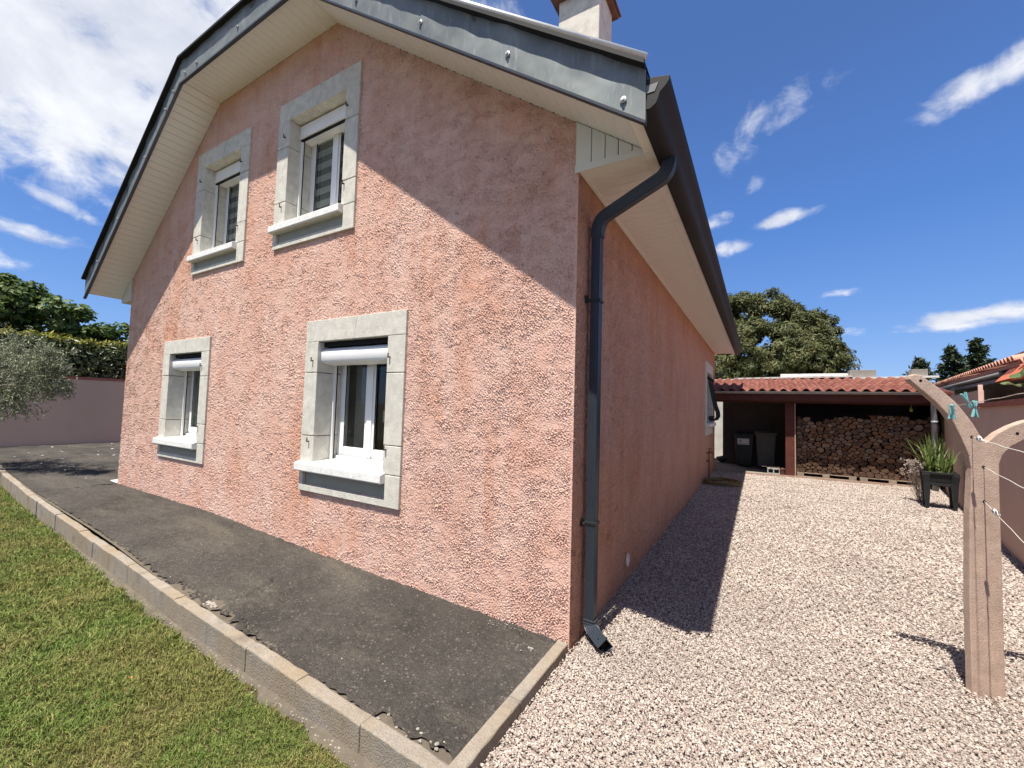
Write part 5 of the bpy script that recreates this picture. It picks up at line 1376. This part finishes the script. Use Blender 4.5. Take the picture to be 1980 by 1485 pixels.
# ------------------------------------------------------------------ vegetation
def leaves(name, centers, normals, L, W, mat, parent, jitter=.6, droop=0., seed=1, fold=.25):
    """one folded two-triangle-pair leaf per centre"""
    r = np.random.RandomState(seed); n = len(centers); C_ = np.asarray(centers, float); Nn = np.asarray(normals, float) + r.randn(n, 3) * jitter; Nn /= np.linalg.norm(Nn, axis=1)[:, None] + 1e-9
    T = r.randn(n, 3); T -= (T * Nn).sum(1)[:, None] * Nn; T[:, 2] -= droop; T /= np.linalg.norm(T, axis=1)[:, None] + 1e-9; B = np.cross(Nn, T)
    l = L * r.uniform(.65, 1.3, n)[:, None]; w_ = W * r.uniform(.7, 1.3, n)[:, None]
    V = np.stack([C_ - T * l * .5, C_ + B * w_ * .5 - T * l * .05 + Nn * w_ * fold, C_ + T * l * .5, C_ - B * w_ * .5 - T * l * .05 + Nn * w_ * fold], 1).reshape(-1, 3)
    i = np.arange(n) * 4; F = np.concatenate([np.stack([i, i + 1, i + 2], 1), np.stack([i, i + 2, i + 3], 1)])
    return np_mesh(name, V, F, mat, parent)


def clumps(lobes, n_clump, clump_r, n_leaf, seed, shell=.75, zmin=None, flat=.7):
    """leaf clumps spread over and under the surface of a few lobes; returns centres and outward normals"""
    r = np.random.RandomState(seed); C_ = []; Nn = []
    lobes = np.array(lobes, float); wts = lobes[:, 3] * lobes[:, 4]; wts = wts / wts.sum(); k = r.choice(len(lobes), n_clump, p=wts)
    for a in k:
        cx_, cy_, cz_, rx, rz_ = lobes[a]; d_ = r.randn(3); d_ /= np.linalg.norm(d_); rad = r.uniform(shell, 1.03); c = np.array([cx_ + d_[0] * rx * rad, cy_ + d_[1] * rx * rad, cz_ + d_[2] * rz_ * rad])
        inside = False
        for b, lb in enumerate(lobes):
            if b != a and ((c[0] - lb[0]) / lb[3]) ** 2 + ((c[1] - lb[1]) / lb[3]) ** 2 + ((c[2] - lb[2]) / lb[4]) ** 2 < .5: inside = True
        if inside: continue
        cr = clump_r * r.uniform(.55, 1.35); m = int(n_leaf * r.uniform(.6, 1.3)); e = r.randn(m, 3); e /= np.linalg.norm(e, axis=1)[:, None]; e *= (r.uniform(0, 1, m) ** .45)[:, None] * cr; e[:, 2] *= flat
        C_.append(c + e); Nn.append(e / cr * .7 + d_ * .55 + np.array([0, 0, .55]))
    return np.concatenate(C_), np.concatenate(Nn)


def limbs(base, tips, r0, seed, rise=.5):
    r = random.Random(seed); m = MB(); b = Vector(base)
    for t in tips:
        t = Vector(t); p = [b]; fork = b.lerp(t, .35); fork.z = b.z + (t.z - b.z) * rise
        for q in (fork, b.lerp(t, .7) + Vector((r.uniform(-.1, .1), r.uniform(-.1, .1), (t.z - b.z) * .1)), t): p.append(q)
        m.tube(p, [r0, r0 * .7, r0 * .4, r0 * .12], 7)
    return m


def tree(name, label, base, lobes, n_clump, clump_r, n_leaf, L, W, mat, seed, trunk_r=.2, bark=BARK, group=None, shell=.6, jitter=.6, droop=0., flat=.7):
    t = empty(name, base, label, 'tree', group); c, n_ = clumps(lobes, n_clump, clump_r, n_leaf, seed, shell, flat=flat)
    leaves('crown', c, n_, L, W, mat, t, jitter, droop, seed)
    m = limbs((base[0], base[1], base[2] + (lobes[0][2] - base[2]) * .35), [(l[0], l[1] + l[3] * .3, l[2]) for l in lobes], trunk_r * .6, seed)
    m.tube([base, (base[0] + .05, base[1], base[2] + (lobes[0][2] - base[2]) * .4)], [trunk_r * 1.25, trunk_r], 10); m.build('trunk', bark, t, smooth=True)
    return t


# big round tree behind the shed
tree('chestnut_tree', 'large round leafy tree with spiky pale leaf clusters behind the wood shed', (1.2, 19.5, -.1),
     [(.8, 19.5, 5.3, 2.1, 1.75), (2.35, 19.3, 4.95, 1.5, 1.35), (2.95, 19.0, 4.3, 1.2, 1.05), (-.6, 19.5, 5.3, 1.8, 1.6), (-1.2, 19.5, 3.6, 1.8, 1.4), (1.2, 18.4, 4.0, 2.0, 1.5), (2.6, 18.5, 3.5, 1.6, 1.1), (.2, 18.6, 5.8, 1.1, .9), (.0, 18.2, 3.2, 1.5, 1.1), (3.1, 18.6, 3.4, .9, .8)],
     1200, .37, 165, .20, .062, LEAF_CHEST, 3, .3, droop=.2, shell=.68)
tree('broadleaf_tree', 'brighter green treetop showing just behind the round tree, beside the gutter', (-1.8, 23, -.1), [(-1.0, 23, 6.4, 1.5, 1.7), (-2.6, 23, 6.2, 1.6, 1.6)], 110, .4, 110, .17, .09, LEAF_DEC, 8, .2)
# far conifers
def conifer(base, h, r0, mat, seed, label, L=.30, W=.10, n=2600, top=.05):
    t = empty('conifer_tree', base, label, 'tree', 'conifers beyond the roofs'); r = np.random.RandomState(seed); b = np.array(base)
    C_ = []; Nn = []
    for k in range(95):
        z = h * (.12 + .86 * (k / 95.)); rad = r0 * (1 - (z / h) ** 1.3) * r.uniform(.55, 1.15) + top; a = r.uniform(0, 6.28); m = int(n / 95); s_ = r.uniform(.1, 1, m) ** .7; wdt = .10 + .12 * rad
        pts = np.stack([b[0] + math.cos(a) * rad * s_ + r.randn(m) * wdt * .6, b[1] + math.sin(a) * rad * s_ + r.randn(m) * wdt * .6, b[2] + z + .22 * rad * s_ ** 2 + r.randn(m) * .07], 1); C_.append(pts); Nn.append(np.tile([math.cos(a) * .3, math.sin(a) * .3, 1.], (m, 1)))
    leaves('crown', np.concatenate(C_), np.concatenate(Nn), L, W, mat, t, .7, .1, seed); MB().tube([base, (base[0], base[1], base[2] + h * .97)], [.16, .02], 8).build('trunk', BARK, t)


conifer((11.4, 30, 0), 6.05, 2.0, LEAF_CON, 4, 'dark pointed conifer, tallest behind the neighbouring tiles', n=5200)
conifer((10.1, 29, 0), 5.55, 1.6, LEAF_CON, 5, 'dark conifer standing beside the tallest one', n=4200)
conifer((9.3, 31, 0), 5.15, 2.0, LEAF_CON_B, 6, 'grey green conifer, lowest of the group beyond the roofs', n=3600)
conifer((13.3, 33, 0), 4.9, 1.4, LEAF_CON_B, 7, 'grey green conifer half hidden by the orange flashing roof', n=2600)

# left side: hedge, trees, olive
hedge = empty('laurel_hedge', (-16.4, 3, 0), 'clipped laurel hedge with yellow green top above the mauve wall', 'hedge')
r = np.random.RandomState(2)
n = 15000; yy = r.uniform(-7.5, 12, n); zz = r.uniform(1.75, 3.12, n); xx = -15.75 + r.randn(n) * .09 - .12 * (zz > 2.95)
leaves('hedge_face', np.stack([xx, yy, zz], 1), np.tile([.8, 0, .45], (n, 1)), .17, .055, LEAF_HEDGE, hedge, .55, .5, 3)
n = 9000; yy = r.uniform(-7.5, 12, n); xx = r.uniform(-17.3, -15.72, n); zz = 3.13 + r.randn(n) * .05 + .04 * np.sin(yy * 2.7)
leaves('hedge_top', np.stack([xx, yy, zz], 1), np.tile([.2, 0, 1.], (n, 1)), .17, .055, LEAF_HEDGE_TOP, hedge, .8, 0, 4)
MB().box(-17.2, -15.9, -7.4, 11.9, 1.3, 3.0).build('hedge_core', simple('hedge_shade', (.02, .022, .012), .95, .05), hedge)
MB().box(-16.7, -16.4, -7.4, 11.9, -.1, 1.3).build('hedge_stems', BARK, hedge)
tree('broadleaf_tree', 'broad leafy green tree rising above the hedge at the far left', (-21, 1.6, 0), [(-20.6, .2, 4.3, 1.7, 1.25), (-20.3, 1.7, 3.9, 1.5, 1.0), (-20.2, 2.9, 3.45, 1.2, .85), (-21.2, -1.4, 4.2, 1.8, 1.35), (-20.8, .9, 4.4, 1.0, .95)],
     300, .36, 95, .21, .14, LEAF_DEC, 12, .2, shell=.6)
tree('broadleaf_tree', 'dark dense tree cut by the left picture edge above the hedge', (-21.5, -1.4, 0), [(-20.5, -1.0, 4.5, 1.3, 1.3), (-21.5, -2.6, 4.4, 1.7, 1.5)], 160, .36, 110, .18, .10, LEAF_CON, 13, .2)
conifer((-22, 4.75, 0), 5.6, 1.0, LEAF_CON_B, 14, 'feathery conifer tip showing between the eave and the hedge', n=3600, L=.26, W=.06)

# olive tree on the lawn, reaching in from the left
ol = empty('olive_tree', (-11.9, -1.75, -.02), 'silvery olive tree leaning in over the tarmac drive', 'tree')
OC = []; ON = []; tw = MB(); r2 = random.Random(31)
lob = [(-10.5, -.85, 2.15, .95, .72), (-9.7, -.60, 1.95, .70, .55), (-11.4, -1.0, 2.3, 1.0, .8), (-10.2, -.8, 1.55, .70, .45), (-11.2, -.8, 1.5, .9, .55), (-9.3, -.55, 2.15, .5, .38), (-9.25, -.5, 1.75, .42, .3)]
for cx_, cy_, cz_, rx, rz_ in lob:
    for k in range(int(150 * rx)):
        d_ = Vector((r2.gauss(0, 1), r2.gauss(0, 1), r2.gauss(0, 1))).normalized(); rad = r2.uniform(.25, 1.05); a = Vector((cx_ + d_.x * rx * rad * .6, cy_ + d_.y * rx * rad * .6, cz_ + d_.z * rz_ * rad * .6))
        b = Vector((cx_ + d_.x * rx * rad, cy_ + d_.y * rx * rad * .8, cz_ + d_.z * rz_ * rad)) + Vector((r2.gauss(0, .05), r2.gauss(0, .05), -.10 * r2.random()))
        tw.tube([a, a.lerp(b, .6) + Vector((0, 0, .03)), b], [.005, .004, .002], 4, cap=False)
        for q in range(26):
            t = r2.uniform(.15, 1.05); p = a.lerp(b, t) + Vector((r2.gauss(0, .035), r2.gauss(0, .035), r2.gauss(0, .03))); OC.append(p); ON.append((r2.gauss(0, 1), r2.gauss(0, 1), .6))
leaves('crown', [tuple(p) for p in OC], ON, .062, .014, LEAF_OLIVE, ol, .3, .1, 9)
o = tw.build('twigs', BARK_OLIVE, ol); o['kind'] = 'stuff'
m = limbs((-11.9, -1.7, .9), [(l[0], l[1], l[2] + .1) for l in lob], .055, 4, .55); m.tube([(-11.9, -1.75, -.05), (-11.85, -1.72, .5), (-11.9, -1.7, .95)], [.13, .10, .09], 9); m.build('trunk', BARK_OLIVE, ol, smooth=True)

# fig leaves over the right wall
fg = empty('fig_tree', rw(.2, .8, 0), 'fig tree with broad lobed leaves leaning over the coping', 'tree')
fo = []
for i in range(26):
    a = 2 * math.pi * i / 26; rr = .5 + .5 * abs(math.cos(2.5 * (a - math.pi / 2))) ** .8; rr *= (.85 if a > math.pi else 1.); fo.append((math.cos(a) * rr * .11, math.sin(a) * rr * .12, .018 * math.cos(3 * a)))
fme = bpy.data.meshes.new('fig_leaf'); fme.from_pydata([(0, 0, -.01)] + fo, [], [(0, i + 1, (i + 1) % 26 + 1) for i in range(26)]); fme.materials.append(LEAF_FIG)
m = MB()
for k in range(46):
    q = rw(rnd.uniform(-1.2, 1.0), rnd.uniform(.12, .75), rnd.uniform(1.86, 2.26))
    piece('fig_leaf', fme, fg, q, (rnd.uniform(-.7, .9), rnd.uniform(-.8, .5), rnd.uniform(0, 6.28)), (1, 1, 1)); m.tube([q, q.lerp(rw(-.2, .6, 1.7), .55), rw(-.2, .6, 1.6)], [.004, .008, .012], 5)
m.tube([rw(-.2, .6, -.1), rw(-.2, .6, 1.7)], [.06, .02], 8); m.build('branches', BARK, fg)

# petals and leaf litter blown onto the drive
m = MB()
for k in range(90):
    p = Vector((rnd.uniform(-15, -8.2), 0, 0)); p.y = rnd.uniform(.4, 2.6) if k > 20 else rnd.uniform(-.3, .3); p.z = float(tar_z(p.x)) + .012; a = rnd.uniform(0, 6.28); s_ = rnd.uniform(.012, .045); u_ = Vector((math.cos(a), math.sin(a), .1)) * s_; v_ = Vector((-math.sin(a), math.cos(a), .2)) * s_ * .6
    m.add([p - u_, p + v_, p + u_, p - v_ * .5], [(0, 1, 2), (0, 2, 3)])
o = m.build('fallen_petals', simple('pale_petal', (.55, .50, .45), .8, .1)); o['kind'] = 'stuff'
dl = MB(); c = Vector((-1.60, -1.72, float(lawn_z(-1.6)) + .03))
c = Vector((-2.02, -1.585, -.03))
dl.add([c + Vector(q) for q in ((-.014, 0, 0), (0, .008, .006), (.014, .002, .003), (0, -.009, .008), (.004, 0, 0))], [(0, 1, 4), (1, 2, 4), (2, 3, 4), (3, 0, 4)])
tag(dl.build('fallen_leaf', simple('orange_leaf', (.42, .17, .07), .8, .1)), 'small orange brown fallen leaf lying on the lawn', 'leaf')
